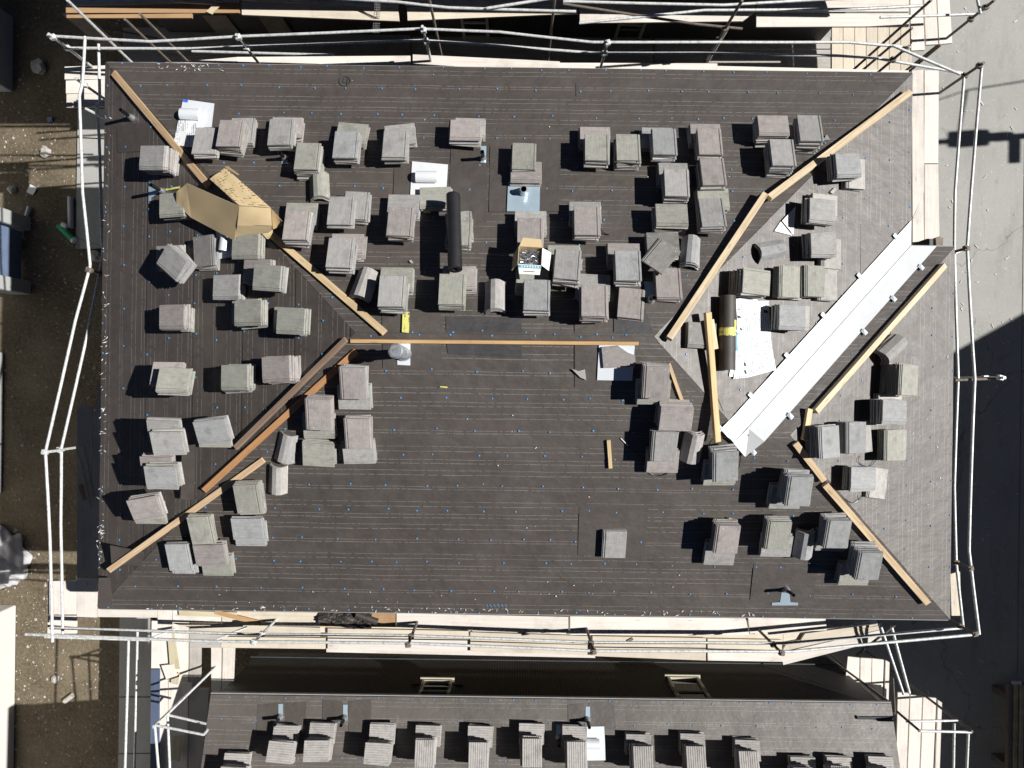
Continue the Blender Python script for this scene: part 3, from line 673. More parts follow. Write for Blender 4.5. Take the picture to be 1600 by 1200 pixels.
S('reddish tile stack tucked behind two grey ones by the hip board', (1209, 195, 180, 8, 'm'))
S('tall grey tile stack nearest the joint of the two long hip boards', (1224, 237, -90, 9, 'g'))
S('tall grey tile stack with a broken tile corner lying beside it', (1267, 199, -90, 9, 'g'))
# upper slope, middle rows
S('mauve tile stack beside the open end of the carton sheet', (470, 333, 180, 4, 'n'), (463, 351, -90, 6, 'm', 4, .5))
S('grey tile stack just under the pale ridge tiles, with tiles stepped behind it', (556, 320, -92, 5, 'g'), (532, 328, -90, 4, 'g'))
S('grey tile stack above the mauve ridge tiles near the hip board', (542, 382, 180, 4, 'm'), (531, 394, -91, 5, 'g'))
S('mauve tile stack below the hooded vent, beside the long black roll', (630, 320, 180, 4, 'g'), (625, 345, -91, 6, 'm'))
S('few flat tiles lying crosswise on the hooded vent sheet', (680, 308, 183, 3, 'n'))
S('tile stack lying underneath the long black roll', (719, 352, -84, 4, 'g'), (717, 360, -91, 4, 'n'))
S('tall grey tile stack beside the ridge tiles at the end of hip board', (619, 435, 180, 4, 'n'), (612, 454, -90, 7, 'g', 4, .5))
S('green tile stack at the lower end of the long black roll', (718, 433, 180, 4, 'm'), (706, 451, -90, 6, 'n'))
S('mauve tile stack under the open carton of nails', (829, 346, 180, 4, 'g'), (828, 362, -90, 4, 'm'))
S('mauve tile stack standing alone between cone flashing and green stack', (914, 331, 180, 4, 'g'), (917, 344, -90, 5, 'm'))
S('tall twisted tile stack next to the open carton of nails', (881, 400, 180, 4, 'n'), (887, 412, -95, 7, 'g', 4, .4))
S('bluish grey tile stack with green lower tiles just below the nail carton', (832, 438, 180, 4, 'n'), (839, 460, -91, 6, 'b'))
S('tall reddish tile stack close to the thin ridge batten', (928, 446, 177, 4, 'g'), (929, 469, -91, 7, 'm'))
S('grey tile stack flecked with white above the skewed tile pair', (975, 397, 180, 4, 'm'), (982, 414, -90, 6, 'b'))
S('pair of mauve tiles lying skewed beside the blue pipe flashing', (986, 473, -96, 3, 'm'))
S('mauve tile stack right behind the blue pipe flashing', (1045, 441, -90, 5, 'm'))
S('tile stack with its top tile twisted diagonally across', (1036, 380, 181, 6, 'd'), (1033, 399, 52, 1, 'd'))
S('green tile stack laid crosswise above the twisted stack', (1050, 335, 180, 8, 'n'))
S('grey tile stack with green lower tiles nearest the long hip board', (1115, 310, 180, 4, 'n'), (1114, 331, -87, 6, 'g'))
# left hip end
S('tile stack half hidden in the shade under the carton sheet', (267, 320, 180, 6, 'n'))
S('tile stack twisted diagonally over its lower tiles', (262, 402, 180, 4, 'g'), (267, 410, 143, 6, 'g', 4, 1.2))
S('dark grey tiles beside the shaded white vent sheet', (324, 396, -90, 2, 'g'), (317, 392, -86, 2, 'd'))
S('tiles showing their ribs at the corner of the vent sheet below the carton', (382, 385, 178, 5, 'n'))
S('low grey tile stack shaded by its green neighbour', (352, 449, 178, 5, 'g'))
S('green tile stack beside the low grey one, near the second hip board', (400, 424, 176, 4, 'm'), (416, 434, 175, 5, 'n'))
S('reddish tile stack standing alone closest to the left eave', (274, 499, 178, 4, 'n'), (267, 495, 180, 4, 'm'))
S('green tile stack below the low grey one', (382, 487, 180, 3, 'g'), (386, 489, 180, 5, 'n'))
S('green tile stack with slightly tilted top beside the ends of dark boards', (448, 500, 177, 3, 'b'), (453, 502, 177, 4, 'n'))
S('greenish tile stack straight down from the lone reddish one', (260, 583, 180, 3, 'm'), (270, 593, 179, 5, 'n'))
S('green tile stack touching the mauve one in front of the dark boards', (368, 593, 181, 3, 'g'), (365, 590, 180, 5, 'n'))
S('reddish mauve tile stack closest to the ends of the dark boards', (430, 577, 183, 8, 'm'))
S('grey tile stack with lower tiles sticking out behind, near left eave', (255, 676, 178, 4, 'g'), (261, 694, 182, 4, 'g'))
S('tilted bluish tile stack beside the tip of the dark board', (333, 682, 180, 3, 'n'), (330, 676, 188, 5, 'b'))
S('bluish tile stack between a grey and a reddish one near left eave', (244, 733, 178, 4, 'm'), (251, 748, 179, 5, 'b'))
S('reddish tilted tile stack beside the long lower hip board', (232, 803, 180, 3, 'n'), (226, 796, 192, 4, 'm'))
# big front slope
S('small group of green tiles below the lower hip board', (317, 833, -88, 3, 'n'), (314, 830, -86, 4, 'n'))
S('bluish upright tile stack nearest the bottom left corner', (283, 877, 90, 3, 'b'), (279, 872, -88, 3, 'b'))
S('mauve tile stack lying crosswise over green ones in the bottom corner', (338, 885, 180, 4, 'n'), (327, 869, 183, 4, 'm'))
S('green tile stack upright against the upper end of the lower hip board', (390, 783, -87, 4, 'n'), (386, 781, -87, 5, 'n'))
S('bluish tile stack just under the upright green one', (390, 838, 180, 4, 'b'), (386, 828, 181, 3, 'b'))
S('mauve tile stack just below the metal flue', (553, 622, 180, 4, 'g'), (551, 600, 90, 4, 'm'))
S('mauve tile stack between the dark boards and the larger mauve pair', (498, 668, 180, 4, 'n'), (497, 649, 88, 6, 'm'))
S('large mauve tile stack at the edge of the open felt', (560, 708, 182, 4, 'g'), (558, 679, 90, 5, 'm'))
S('bluish green tiles lying crosswise beside the pale ridge tiles', (497, 712, 177, 5, 'n'))
S('lone pair of grey tiles on a square felt patch', (960, 852, 90, 3, 'g'))
S('reddish tile stack below the printed white sheet by the short batten', (1022, 614, 180, 4, 'n'), (1025, 598, 91, 6, 'm'))
S('mauve tile stack laid crosswise at the foot of the short batten', (1057, 655, -2, 9, 'm'))
S('grey tile stack with black strap looping from under it', (1036, 722, 180, 4, 'm'), (1038, 699, 90, 5, 'g'))
S('bluish tile stack with straps at the end of white valley flashing', (1125, 742, 181, 4, 'n'), (1134, 730, 95, 7, 'b', 4, -.5))
S('mauve tile stack on crosswise tiles, below the one at the valley end', (1125, 868, 179, 4, 'g'), (1136, 844, 89, 6, 'm'))
S('green tile stack beside the shaded ridge tiles', (1214, 855, 180, 4, 'g'), (1216, 838, 90, 5, 'n'))
S('very tall bluish tile stack next to the broken hip board', (1228, 779, 180, 4, 'g'), (1249, 769, 90, 9, 'b'))
S('bluish tile stack between shaded ridge tiles and lower right hip board', (1301, 846, 178, 3, 'g'), (1309, 836, 90, 7, 'b', 3, -.6))
S('tallest tile stack in the bottom right corner, on crosswise tiles', (1336, 900, 180, 4, 'n'), (1358, 886, 90, 9, 'b'))
# right hip end and wing
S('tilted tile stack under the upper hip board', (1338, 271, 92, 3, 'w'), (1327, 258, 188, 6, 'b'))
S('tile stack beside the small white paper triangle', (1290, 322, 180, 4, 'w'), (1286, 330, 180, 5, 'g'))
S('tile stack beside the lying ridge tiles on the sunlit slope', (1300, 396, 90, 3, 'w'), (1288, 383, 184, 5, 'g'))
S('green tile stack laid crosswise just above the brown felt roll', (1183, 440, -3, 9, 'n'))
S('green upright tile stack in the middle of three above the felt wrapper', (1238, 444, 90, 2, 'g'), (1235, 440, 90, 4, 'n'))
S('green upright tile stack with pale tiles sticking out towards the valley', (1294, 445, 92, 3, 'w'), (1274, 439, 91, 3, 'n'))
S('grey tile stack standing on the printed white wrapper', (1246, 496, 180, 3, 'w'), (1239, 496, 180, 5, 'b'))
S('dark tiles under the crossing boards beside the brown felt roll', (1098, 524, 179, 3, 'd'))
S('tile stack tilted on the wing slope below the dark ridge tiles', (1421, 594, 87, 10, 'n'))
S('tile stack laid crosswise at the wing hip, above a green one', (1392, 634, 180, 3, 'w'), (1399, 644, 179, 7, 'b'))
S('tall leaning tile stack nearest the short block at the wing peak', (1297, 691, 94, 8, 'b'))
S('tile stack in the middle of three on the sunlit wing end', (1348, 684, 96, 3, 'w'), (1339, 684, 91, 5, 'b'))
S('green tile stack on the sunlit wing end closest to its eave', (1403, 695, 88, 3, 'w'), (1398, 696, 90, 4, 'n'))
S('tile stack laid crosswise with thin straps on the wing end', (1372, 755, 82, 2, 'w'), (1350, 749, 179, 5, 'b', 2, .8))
# ridge tiles
def RS(l, *b): return stack(l, *b, ridge=True)
RS('pale greenish ridge tiles between grey tile stacks above the carton sheet', (498, 290, 98, 3, 'n'))
RS('mauve ridge tiles leaning at the lower end of the hip board', (569, 443, 77, 4, 's'))
RS('mauve ridge tiles standing between the green and bluish stacks near ridge', (774, 462, 91, 4, 's'))
RS('grey ridge tiles beside the twisted tile stack', (1079, 392, 82, 4, 'b'))
RS('grey ridge tile lying beside the paper triangle on sunlit slope', (1204, 391, 14, 2, 'b'))
RS('dark ridge tiles in a nest below the long wing hip board', (1396, 546, 38, 5, 'g'))
RS('pale ridge tiles next to the crosswise bluish green tiles', (447, 699, 74, 2, 'g'))
RS('pale ridge tile at the upper end of the lower hip board', (434, 749, 84, 2, 'w'))
RS('mauve ridge tiles beside the strapped grey tile stack', (1083, 700, 84, 5, 's'))
RS('ridge tiles in the shade between two bluish green stacks', (1258, 851, 90, 4, 'b'))
# second house: one row of taller stacks
B2 = [(445, 1150, 437, 1176, 176), (502, 1146, 494, 1174, 181), (596, 1148, 589, 1178, 178), (668, 1150, 663, 1178, 90), (750, 1151, 747, 1182, 90), (830, 1147, 831, 1176, 90), (898, 1151, 901, 1181, 90),
      (998, 1164, 1005, 1188, 90), (1083, 1163, 1088, 1188, 90), (1169, 1173, 1171, 1196, 90), (1256, 1200, 1257, 1222, 90), (1313, 1200, 1316, 1222, 90), (1378, 1199, 1384, 1224, 90), (368, 1194, 362, 1216, 178)]
L2 = ['first pale tile stack by the first vent pipe of the lower roof', 'pale tile stack beside the second vent pipe of the lower roof', 'pale crosswise tile stack next past the second vent pipe of the lower roof',
      'upright pale tile stack below the first wall window', 'upright pale tile stack past the first wall window', 'upright pale tile stack short of the hooded vent on the lower roof', 'upright pale tile stack against the hooded vent on the lower roof',
      'pale tile stack just past the hooded vent on the lower roof', 'pale tile stack below the second wall window', 'pale tile stack just past the second wall window on the lower roof',
      'pale tile stack with a strap at its top edge on the lower roof', 'pale tile stack third from the last of the lower roof row', 'pale tile stack closest to the boarded end of the lower roof', 'low reddish tile stack at the far left rake of the lower roof']
for k, (a, b_, c, d, an) in enumerate(B2):
    stack(L2[k], (a, b_, 179, 5, 's'), (c, d, an, 8, 's'), f=zsouth, mesh=RIBBED, group='stacks of tiles on the lower roof', fan=.25)

# ------------------------------------------------------------------ boards, battens
def lift_line(p, q, f=zmain):
    m = 0.0
    for i in range(21):
        c = p.lerp(q, i / 20); m = max(m, f(c.x, c.y) + FO - c.z)
    return m
def board(label, p, q, w=.089, h=.038, col=(.62, .47, .30), cat='board', up=None, extra=0.0, name='board', f=zmain):
    a, b_ = hit(*p, h, f), hit(*q, h, f); a.z -= h; b_.z -= h
    m = lift_line(a, b_, f) + extra; a.z += m; b_.z += m
    c = (a + b_) / 2; o = between(name, a, b_, w, h, 'wood', color=col, bev=.003, up=up or normal(c.x, c.y, f)); tag(o, label, cat, 'loose boards on the roof'); return o
PALE = (.72, .60, .43)
board('long pale board at the top left corner ending under the carton', (177, 113), (326, 290), col=(.55, .40, .25))
board('long pale board running from the carton towards the flue', (412, 357), (601, 521), col=(.58, .45, .28))
board('thin batten laid along the ridge beside the flue', (547, 532), (998, 536), w=.045, h=.03, col=(.60, .40, .20), cat='batten')
board('weathered dark board next to an orange one', (541, 530), (368, 700), w=.07, h=.05, col=(.30, .22, .17))
board('orange reddish board next to a weathered one', (556, 548), (318, 766), w=.085, h=.035, col=(.46, .25, .12))
board('pale knotty board on the lower left hip', (411, 718), (169, 891), w=.085, col=(.60, .45, .30))
board('pale board at the upper right corner of the roof', (1421, 146), (1201, 311), w=.085, h=.075, col=PALE)
board('pale board running down the right hip to the ridge end', (1195, 305), (1045, 531), w=.085, h=.075, col=PALE)
board('pale board leaning over the dark tiles and felt roll', (1101, 489), (1116, 689), w=.085, h=.06, col=(.66, .50, .28), extra=.03)
board('short pale offcut lying on the dark tiles', (1108, 500), (1115, 546), w=.075, h=.03, col=(.72, .60, .42), cat='offcut', extra=.085)
board('short thin batten near the ridge end', (1045, 567), (1066, 626), w=.045, h=.03, col=(.64, .50, .32), cat='batten')
board('long pale board alongside the white valley flashing', (1476, 414), (1274, 643), w=.08, h=.075, col=PALE)
board('short pale block at the peak of the wing', (1264, 639), (1256, 688), w=.085, h=.05, col=(.68, .54, .36), cat='offcut')
board('short pale board with a splintered end on the wing hip', (1243, 691), (1289, 750), w=.085, h=.05, col=(.68, .54, .36))
board('long pale board down the lower right hip', (1290, 756), (1451, 942), w=.09, h=.06, col=(.68, .54, .36))
board('small batten offcut lying alone on open felt', (951, 687), (954, 731), w=.05, h=.035, col=(.66, .52, .30), cat='batten')

# ------------------------------------------------------------------ white valley flashing
def valley():
    C = Vector((XR, YI)); Jv = Vector(J); d = (C - Jv).normalized(); pl = Vector((-d.y, d.x)); L = (C - Jv).length; vs, fs = [], []
    rt = empty('valley_flashing', hit(1300, 520), 'long white metal valley flashing lying diagonally with tape tabs', 'flashing')
    n = 14; W_ = .265; rib = .016
    for i in range(n + 1):
        for off in (W_, rib, 0, -rib, -W_):
            t = -.16 + (L + .16 + abs(off)) * i / n
            p = Jv + d * t + pl * off
            z = max(EZ + PT * (XR - p.x), EZ + PT * (YI - p.y)) + .034 + (.020 if off == 0 else 0) + .003 * math.sin(i * 1.7 + off * 5)
            if t < 0: z = zmain(p.x, p.y) + .045 + PT * .3 * abs(t)
            vs.append((p.x, p.y, z))
    for i in range(n):
        for k in range(4): a = i * 5 + k; fs.append((a, a + 1, a + 6, a + 5)[::-1])
    me = pm(vs, fs); o = link('sheet', me, 'white_metal'); sm = o.modifiers.new('s', 'SOLIDIFY'); sm.thickness = .003; keep(o, rt)
    for t, sd in ((.12, 1), (.32, 1), (.53, 1), (.745, 1), (.97, 1), (-.01, -1), (.17, -1), (.60, -1), (.78, -1), (.955, -1), (-.04, 1)):
        p = Jv + d * (t * L) + pl * sd * (W_ + .02); z = zmain(p.x, p.y) + .052
        q = [Vector((*(p + d * a + pl * b_), 0)) for a, b_ in ((-.03, -.05), (.03, -.05), (.03, .035), (-.03, .035))]
        for c in q: c.z = max(zmain(c.x, c.y), zmain(p.x, p.y)) + .045
        keep(poly_slab('tape_tab', q, .002, 'tab_metal'), rt)
valley()

# ------------------------------------------------------------------ hooded vents on white sheets
def sheet_pts(poly, h, f=zmain): return pxr(poly, h, f)
def hood_vent(label, sheet, hood, f=zmain, mat='sheet_metal', axis=0, hz=.02, r=.085):
    b = hit(*hood[:2], .02, f); rt = empty('roof_vent', b, label, 'roof vent', 'hooded roof vents')
    keep(poly_slab('base_sheet', sheet_pts(sheet, hz, f), .004, mat), rt)
    L = hood[2]; n = normal(b.x, b.y, f); M = Matrix.Translation(b + n * (hz + .012)) @ frame(n) @ Matrix.Rotation(R(axis), 4, 'Z')
    vs, fs, k = [], [], 14
    for x in (-L / 2, L / 2):
        for i in range(k + 1): an = math.pi * i / k; vs.append(M @ Vector((x, r * math.cos(an), r * .95 * math.sin(an))))
    for i in range(k): fs.append((i, i + 1, k + 2 + i, k + 1 + i)[::-1])
    fs += [tuple(range(k + 1)), tuple(range(2 * k + 1, k, -1))]
    keep(link('hood', smooth(pm(vs, fs)), mat), rt); return rt
hood_vent('pale blue hooded vent sheet with blue tape corner by the leaflet', [(286, 155), (335, 162), (327, 228), (273, 222)], (299, 181, .27), axis=-2, hz=.012)
hood_vent('white hooded vent above the long black roll', [(644, 252), (700, 257), (697, 306), (641, 304)], (667, 279, .29), axis=0, mat='white_metal', hz=.02)
hood_vent('white hooded vent shaded under the carton sheet', [(336, 345), (396, 350), (398, 396), (340, 405)], (354, 377, .27), axis=82, r=.07)
hood_vent('hooded vent on white sheet in the lower roof row', [(887, 1136), (944, 1135), (947, 1188), (885, 1189)], (926, 1162, .22), f=zsouth, mat='sheet_metal')
tag(poly_slab('tape_piece', pxr([(286, 155), (294, 156), (293, 160), (286, 159)], .018), .003, 'tape_blue'), 'bright blue tape on the vent sheet corner', 'tape')
lf = tag(poly_slab('leaflet', pxr([(279, 188), (307, 189), (306, 230), (270, 226)], .032), .008, 'printed_paper'), 'white leaflet pad lying on the vent sheet', 'leaflet')
# cone flashing with open pipe
b = hit(818, 300, .02); rt = empty('pipe_flashing', b, 'square bluish metal sheet with open cone below a short green stack', 'flashing')
keep(poly_slab('base_sheet', pxr([(794, 284), (844, 285), (843, 330), (792, 330)], .02), .004, 'blue_metal'), rt)
n_ = Vector((0, 0, 1)); prof = [(.072, .0), (.06, .05), (.046, .12), (.044, .15), (.038, .15), (.036, .02)]
vs, fs = tubev([b + n_ * h for r_, h in prof], .05, 24, False, [r_ for r_, h in prof]); 
me = pm([b + Vector(((v - b).x, (v - b).y, 0)) + n_ * prof[i // 24][1] for i, v in enumerate(vs)], fs + [tuple(range(5 * 24, 6 * 24))])
keep(link('cone', smooth(me), 'galvanised'), rt); keep(tube('pipe', [b + n_ * .02, b + n_ * .03], .036, 'black_pipe', None, 20), rt)

# ------------------------------------------------------------------ rolls, wrapper, sheets
def roll(label, p, q, r, h, mat, tape=False):
    a, b_ = hit(*p, h), hit(*q, h); zc = max(a.z, b_.z); d = (b_ - a).normalized()
    rt = empty('felt_roll', (a + b_) / 2 - Vector((0, 0, r)), label, 'felt roll'); x = d; y = Vector((0, 0, 1)).cross(x).normalized(); z = x.cross(y); k = 28
    vs, fs = [], []; Lr = [(a, r), (b_, r), (b_, r * .35), (a + (b_ - a) * .03, r * .35)]
    ring = []
    for c, rr in ((a, r), (b_, r)):
        for i in range(k):
            an = 2 * math.pi * i / k; wob = 1 + .012 * math.sin(3 * an + 1)
            vs.append(c + (y * math.cos(an) + z * math.sin(an)) * rr * wob)
    for c in (b_, a):
        for i in range(k): an = 2 * math.pi * i / k; vs.append(c + (y * math.cos(an) + z * math.sin(an)) * r * .4)
    for i in range(k):
        j = (i + 1) % k
        fs += [(i, j, k + j, k + i), (k + i, k + j, 2 * k + j, 2 * k + i), (2 * k + i, 2 * k + j, 3 * k + j, 3 * k + i), (3 * k + i, 3 * k + j, j, i)]
    me = pm(vs, fs); bm = bmesh.new(); bm.from_mesh(me); bmesh.ops.recalc_face_normals(bm, faces=bm.faces[:]); bm.to_mesh(me); bm.free()
    keep(link('roll', smooth(me), mat), rt)
    # the loose flap of the outermost turn
    vs = []; 
    for c in (a + d * .004, b_ - d * .004):
        for an in (.0, -.35, -.7, -1.05): vs.append(c + (y * math.cos(an) + z * math.sin(an)) * r * (1.012 + .05 * (-an)))
    keep(link('loose_edge', pm(vs, [(i, i + 1, i + 5, i + 4) for i in range(3)]), mat), rt)
    if tape:
        vs, fs = [], []
        for t in (.43, .545):
            c = a.lerp(b_, t)
            for i in range(k + 1): an = 2 * math.pi * i / k; vs.append(c + (y * math.cos(an) + z * math.sin(an)) * r * 1.02)
        for i in range(k): fs.append((i, i + 1, k + 2 + i, k + 1 + i))
        me = pm(vs, fs); ul = me.uv_layers.new(name='UVMap')
        for lp in me.loops: vi = lp.vertex_index; ul.data[lp.index].uv = ((vi % (k + 1)) / k * .55, .1 if vi > k else 0)
        keep(link('tape_band', me, 'yellow_tape'), rt)
        c0, c1 = a.lerp(b_, .33), a.lerp(b_, .46); q = [c0 + y * r * .62 + z * r * .80, c0 + y * r * .97 + z * r * .42, c1 + y * r * .97 + z * r * .42, c1 + y * r * .62 + z * r * .80]
        keep(poly_slab('tape_end', q, .002, 'yellow_tape'), rt)
    return rt
roll('long black roll lying across tile stacks', (708, 305), (711, 421), .092, .36, 'black_roll')
roll('brown felt roll with a yellow tape band beside the white wrapper', (1137, 462), (1136, 578), .105, .12, 'felt_roll', tape=True)
wr = empty('paper_wrapper', hit(1180, 525), 'crumpled printed white wrapper spread beside the brown felt roll', 'wrapper')
keep(poly_slab('sheet', pxr([(1140, 588), (1150, 500), (1160, 505), (1160, 588)], .014), .004, 'sheet_metal'), wr)
keep(poly_slab('sheet', pxr([(1150, 467), (1181, 463), (1184, 470), (1201, 470), (1206, 540), (1213, 578), (1168, 590), (1146, 592), (1152, 520)], .026), .006, 'printed_paper'), wr)
keep(poly_slab('teal_print', pxr([(1149.2, 518), (1151, 518), (1153, 548), (1150, 548)], .029), .002, 'teal'), wr)
for p, q in (((1152, 482), (1155, 484)), ((1152, 493), (1157, 497)), ((1156, 512), (1159, 516)), ((1162, 566), (1165, 572)), ((1163, 578), (1166, 584)), ((1193, 484), (1199, 489))):
    keep(poly_slab('print_mark', pxr([(p[0], p[1]), (q[0], p[1] + 1), (q[0] + 1, q[1]), (p[0] + 1, q[1])], .029), .002, 'ink'), wr)
tri = empty('paper_triangle', hit(1228, 348), 'small folded white triangle of paper beside a tile stack', 'paper')
keep(poly_slab('flap', pxr([(1243, 323), (1222, 345), (1240, 367)], .03), .002, 'white_card'), tri); keep(poly_slab('flap', pxr([(1220, 346), (1210, 361), (1238, 368)], .012), .002, 'white_card'), tri)
sh = tag(poly_slab('printed_sheet', pxr([(936, 538.5), (992, 538.5), (988, 595), (933, 594)], .018), .003, 'sheet_metal'), 'pale blue sheet under a broken mauve tile beside the batten', 'sheet')
def shard(label, poly, h, col, th=.02):
    o = poly_slab('tile_fragment', pxr(poly, h), th, 'tile', color=TINT[col]); tag(o, label, 'tile fragment', 'broken tiles'); return o
shard('broken mauve tile with cut corner lying on the pale blue sheet', [(940, 543), (966, 541), (982, 552), (993, 556), (992, 573), (943, 575)], .055, 'm', .03)
shard('curved broken tile piece beside the pale blue sheet', [(894, 577), (903, 580), (914, 577), (916, 594), (907, 590)], .03, 's')
shard('triangular tile corner beside the tall grey stack at hip board', [(1286, 219), (1292, 210), (1297, 218)], .03, 'g'); shard('splintered tile chips under the tilted stack', [(1297, 300), (1304, 293), (1308, 296), (1301, 303)], .02, 'w')
shard('small chip of tile on open felt near mauve stacks', [(639, 407), (643, 406), (646, 411), (642, 411)], .02, 's'); shard('thin splinter of tile behind the reddish front stack', [(1138, 810), (1140, 809), (1152, 815), (1150, 816)], .04, 's', .015)
tag(poly_slab('yellow_tape', pxr([(629, 487), (640, 487), (639, 520), (628, 519)], .03), .002, 'yellow_tape'), 'yellow printed tape strip beside the metal flue', 'tape')
tag(poly_slab('yellow_tape', pxr([(257, 295), (281, 291), (281, 294), (258, 298)], .022), .002, 'yellow_tape'), 'yellow tape strip running under the carton sheet', 'tape')
tag(poly_slab('yellow_tape', pxr([(687, 603.5), (699, 604), (699, 606.5), (688, 605)], .02), .002, 'yellow_tape'), 'tiny yellow tape scrap on the lap below the ridge', 'tape')
tag(poly_slab('yellow_tape', pxr([(662, 328), (673, 328), (673, 332.5), (662, 332.5)], .02), .002, 'yellow_tape'), 'yellow label peeking out below the flat tiles on the vent', 'tape')
tag(tube('wooden_stick', [hit(970, 685, .01), hit(981, 696, .01)], .006, 'white_card', None, 6), 'thin white stick lying beside the small batten offcut', 'stick')
# straps
def strap(label, pts, r=.005):
    q = [hit(a, b_, h) for a, b_, h in pts]; out = []
    for i in range(len(q) - 1):
        p0, p1, p2, p3 = q[max(i - 1, 0)], q[i], q[i + 1], q[min(i + 2, len(q) - 1)]
        for t in (0, .25, .5, .75): out.append(.5 * ((2 * p1) + (p2 - p0) * t + (2 * p0 - 5 * p1 + 4 * p2 - p3) * t * t + (3 * p1 - p0 - 3 * p2 + p3) * t ** 3))
    out.append(q[-1]); tag(tube('strap', out, r, 'black_pipe', None, 6), label, 'strap', 'black packing straps')
strap('black strap looping under the grey stack near small batten', [(981, 697, .01), (1000, 714, .02), (1012, 736, .02), (1025, 743, .01), (1042, 740, .01), (1060, 728, .02)])
strap('black strap curving round the stack at the valley end', [(1110, 702, .02), (1120, 688, .05), (1135, 683, .06), (1148, 695, .04), (1157, 715, .03), (1153, 735, .02)])
strap('thin strap looping below the middle wing stack', [(1344, 712, .01), (1341, 720, .02), (1348, 727, .01), (1360, 728, .01), (1368, 720, .02), (1374, 716, .04)], .004)
strap('thin strap trailing from the crosswise wing stack', [(1322, 780, .01), (1332, 786, .01), (1342, 781, .02), (1346, 774, .04)], .004)
strap('black strap lying behind the lone mauve stack', [(937, 354, .02), (942, 363, .02), (952, 367, .01)], .006)
strap('straight dark strap between shaded ridge tiles and corner stack', [(1264, 880, .01), (1283, 887, .01), (1310, 891, .01), (1330, 893, .03)], .004)
strap('loop of strap beside the green outer row stack', [(882, 228, .01), (881, 236, .02), (886, 240, .01)], .003)

# ------------------------------------------------------------------ carton sheet and nail carton
cs = empty('cardboard_carton', hit(350, 330), 'big opened brown cardboard carton draped over the hip board', 'carton')
H = lambda a, b_, h: hit(a, b_, h)
def panel(name, pts, mat, sub=5, bulge=.03):
    """quad sheet (a,b,c,d) subdivided and gently buckled"""
    a, b_, c, d = [H(*p) for p in pts]; vs, fs, uvs = [], [], []
    for i in range(sub + 1):
        for j in range(sub + 1):
            u, v = i / sub, j / sub; p = a.lerp(b_, u).lerp(d.lerp(c, u), v)
            p = p + Vector((0, 0, bulge * math.sin(math.pi * u) * math.sin(math.pi * v) + .010 * math.sin(7 * u + 3 * v) * math.sin(math.pi * u))); vs.append(p); uvs.append((u * (b_ - a).length, v * (d - a).length))
    for i in range(sub):
        for j in range(sub): q = i * (sub + 1) + j; fs.append((q, q + sub + 1, q + sub + 2, q + 1))
    me = pm(vs, fs); ul = me.uv_layers.new(name='UVMap')
    for lp in me.loops: ul.data[lp.index].uv = uvs[lp.vertex_index]
    o = link(name, me, mat); m = o.modifiers.new('s', 'SOLIDIFY'); m.thickness = .005; es = o.modifiers.new('e', 'EDGE_SPLIT'); es.split_angle = R(32)
    for p_ in me.polygons: p_.use_smooth = True
    keep(o, cs); return o
panel('side_panel', [(292, 286, .34), (374, 322, .46), (367, 376, .16), (299, 340, .16)], 'cardboard', 6, .012)
panel('bent_panel', [(276, 300, .26), (292.5, 286, .34), (299, 340, .16), (276, 318, .20)], 'cardboard', 4, .004)
panel('end_panel', [(374, 322, .46), (423, 325, .44), (425, 352, .30), (371, 352, .30)], 'cardboard', 5, .01)
panel('end_panel', [(371, 352, .30), (425, 352, .30), (424, 361, .18), (367, 376, .12)], 'cardboard', 4, .01)
panel('printed_panel', [(328, 280, .30), (352, 262, .34), (423, 325, .44), (374, 321, .46)], 'printed_card', 6, .012)
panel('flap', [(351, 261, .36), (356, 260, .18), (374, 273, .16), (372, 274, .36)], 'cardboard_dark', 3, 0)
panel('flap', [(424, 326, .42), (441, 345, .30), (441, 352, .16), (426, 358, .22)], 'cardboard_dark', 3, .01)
panel('flap', [(407, 362, .15), (426, 358, .15), (427, 374, .06), (417, 373, .05)], 'cardboard', 3, .0)
b = hit(828, 408, .275); n = normal(b.x, b.y); rt = empty('nail_carton', b, 'small open carton of nails with teal band on a tile stack', 'carton')
M = Matrix.Translation(b) @ frame(n) @ Matrix.Rotation(R(-3), 4, 'Z'); sx, sy, hz = .145, .125, .14
def cq(nm, pts, mat, th=.004): keep(poly_slab(nm, [M @ Vector(p) for p in pts], th, mat), rt)
def cwall(nm, p, q, mat, z0=0, z1=None, th=.005, off=0):
    z1 = z1 or hz; d = (Vector(q) - Vector(p)).normalized(); nn = Vector((d.y, -d.x)) * (th); p2 = (p[0] + nn.x * off, p[1] + nn.y * off); q2 = (q[0] + nn.x * off, q[1] + nn.y * off)
    v = [(*p2, z0), (*q2, z0), (*q2, z1), (*p2, z1)]; v += [(a + nn.x, b_ + nn.y, c) for a, b_, c in v]
    keep(link(nm, pm([M @ Vector(t) for t in v], [(3, 2, 1, 0), (4, 5, 6, 7), (0, 1, 5, 4), (1, 2, 6, 5), (2, 3, 7, 6), (3, 0, 4, 7)]), mat), rt)
cq('bottom', [(-sx, -sy, .004), (sx, -sy, .004), (sx, sy, .004), (-sx, sy, .004)], 'cardboard')
cwall('side', (-sx, -sy), (sx, -sy), 'white_card'); cwall('side', (sx, -sy), (sx, sy), 'cardboard'); cwall('side', (sx, sy), (-sx, sy), 'cardboard'); cwall('side', (-sx, sy), (-sx, -sy), 'cardboard')
cq('flap', [(-sx, sy + .006, hz), (sx, sy + .006, hz), (sx - .02, sy + .10, hz + .03), (-sx + .04, sy + .11, hz + .03)], 'cardboard'); cq('flap', [(sx + .006, sy, hz), (sx + .006, -sy, hz), (sx + .10, -sy - .03, hz - .08), (sx + .12, sy - .03, hz - .06)], 'white_card')
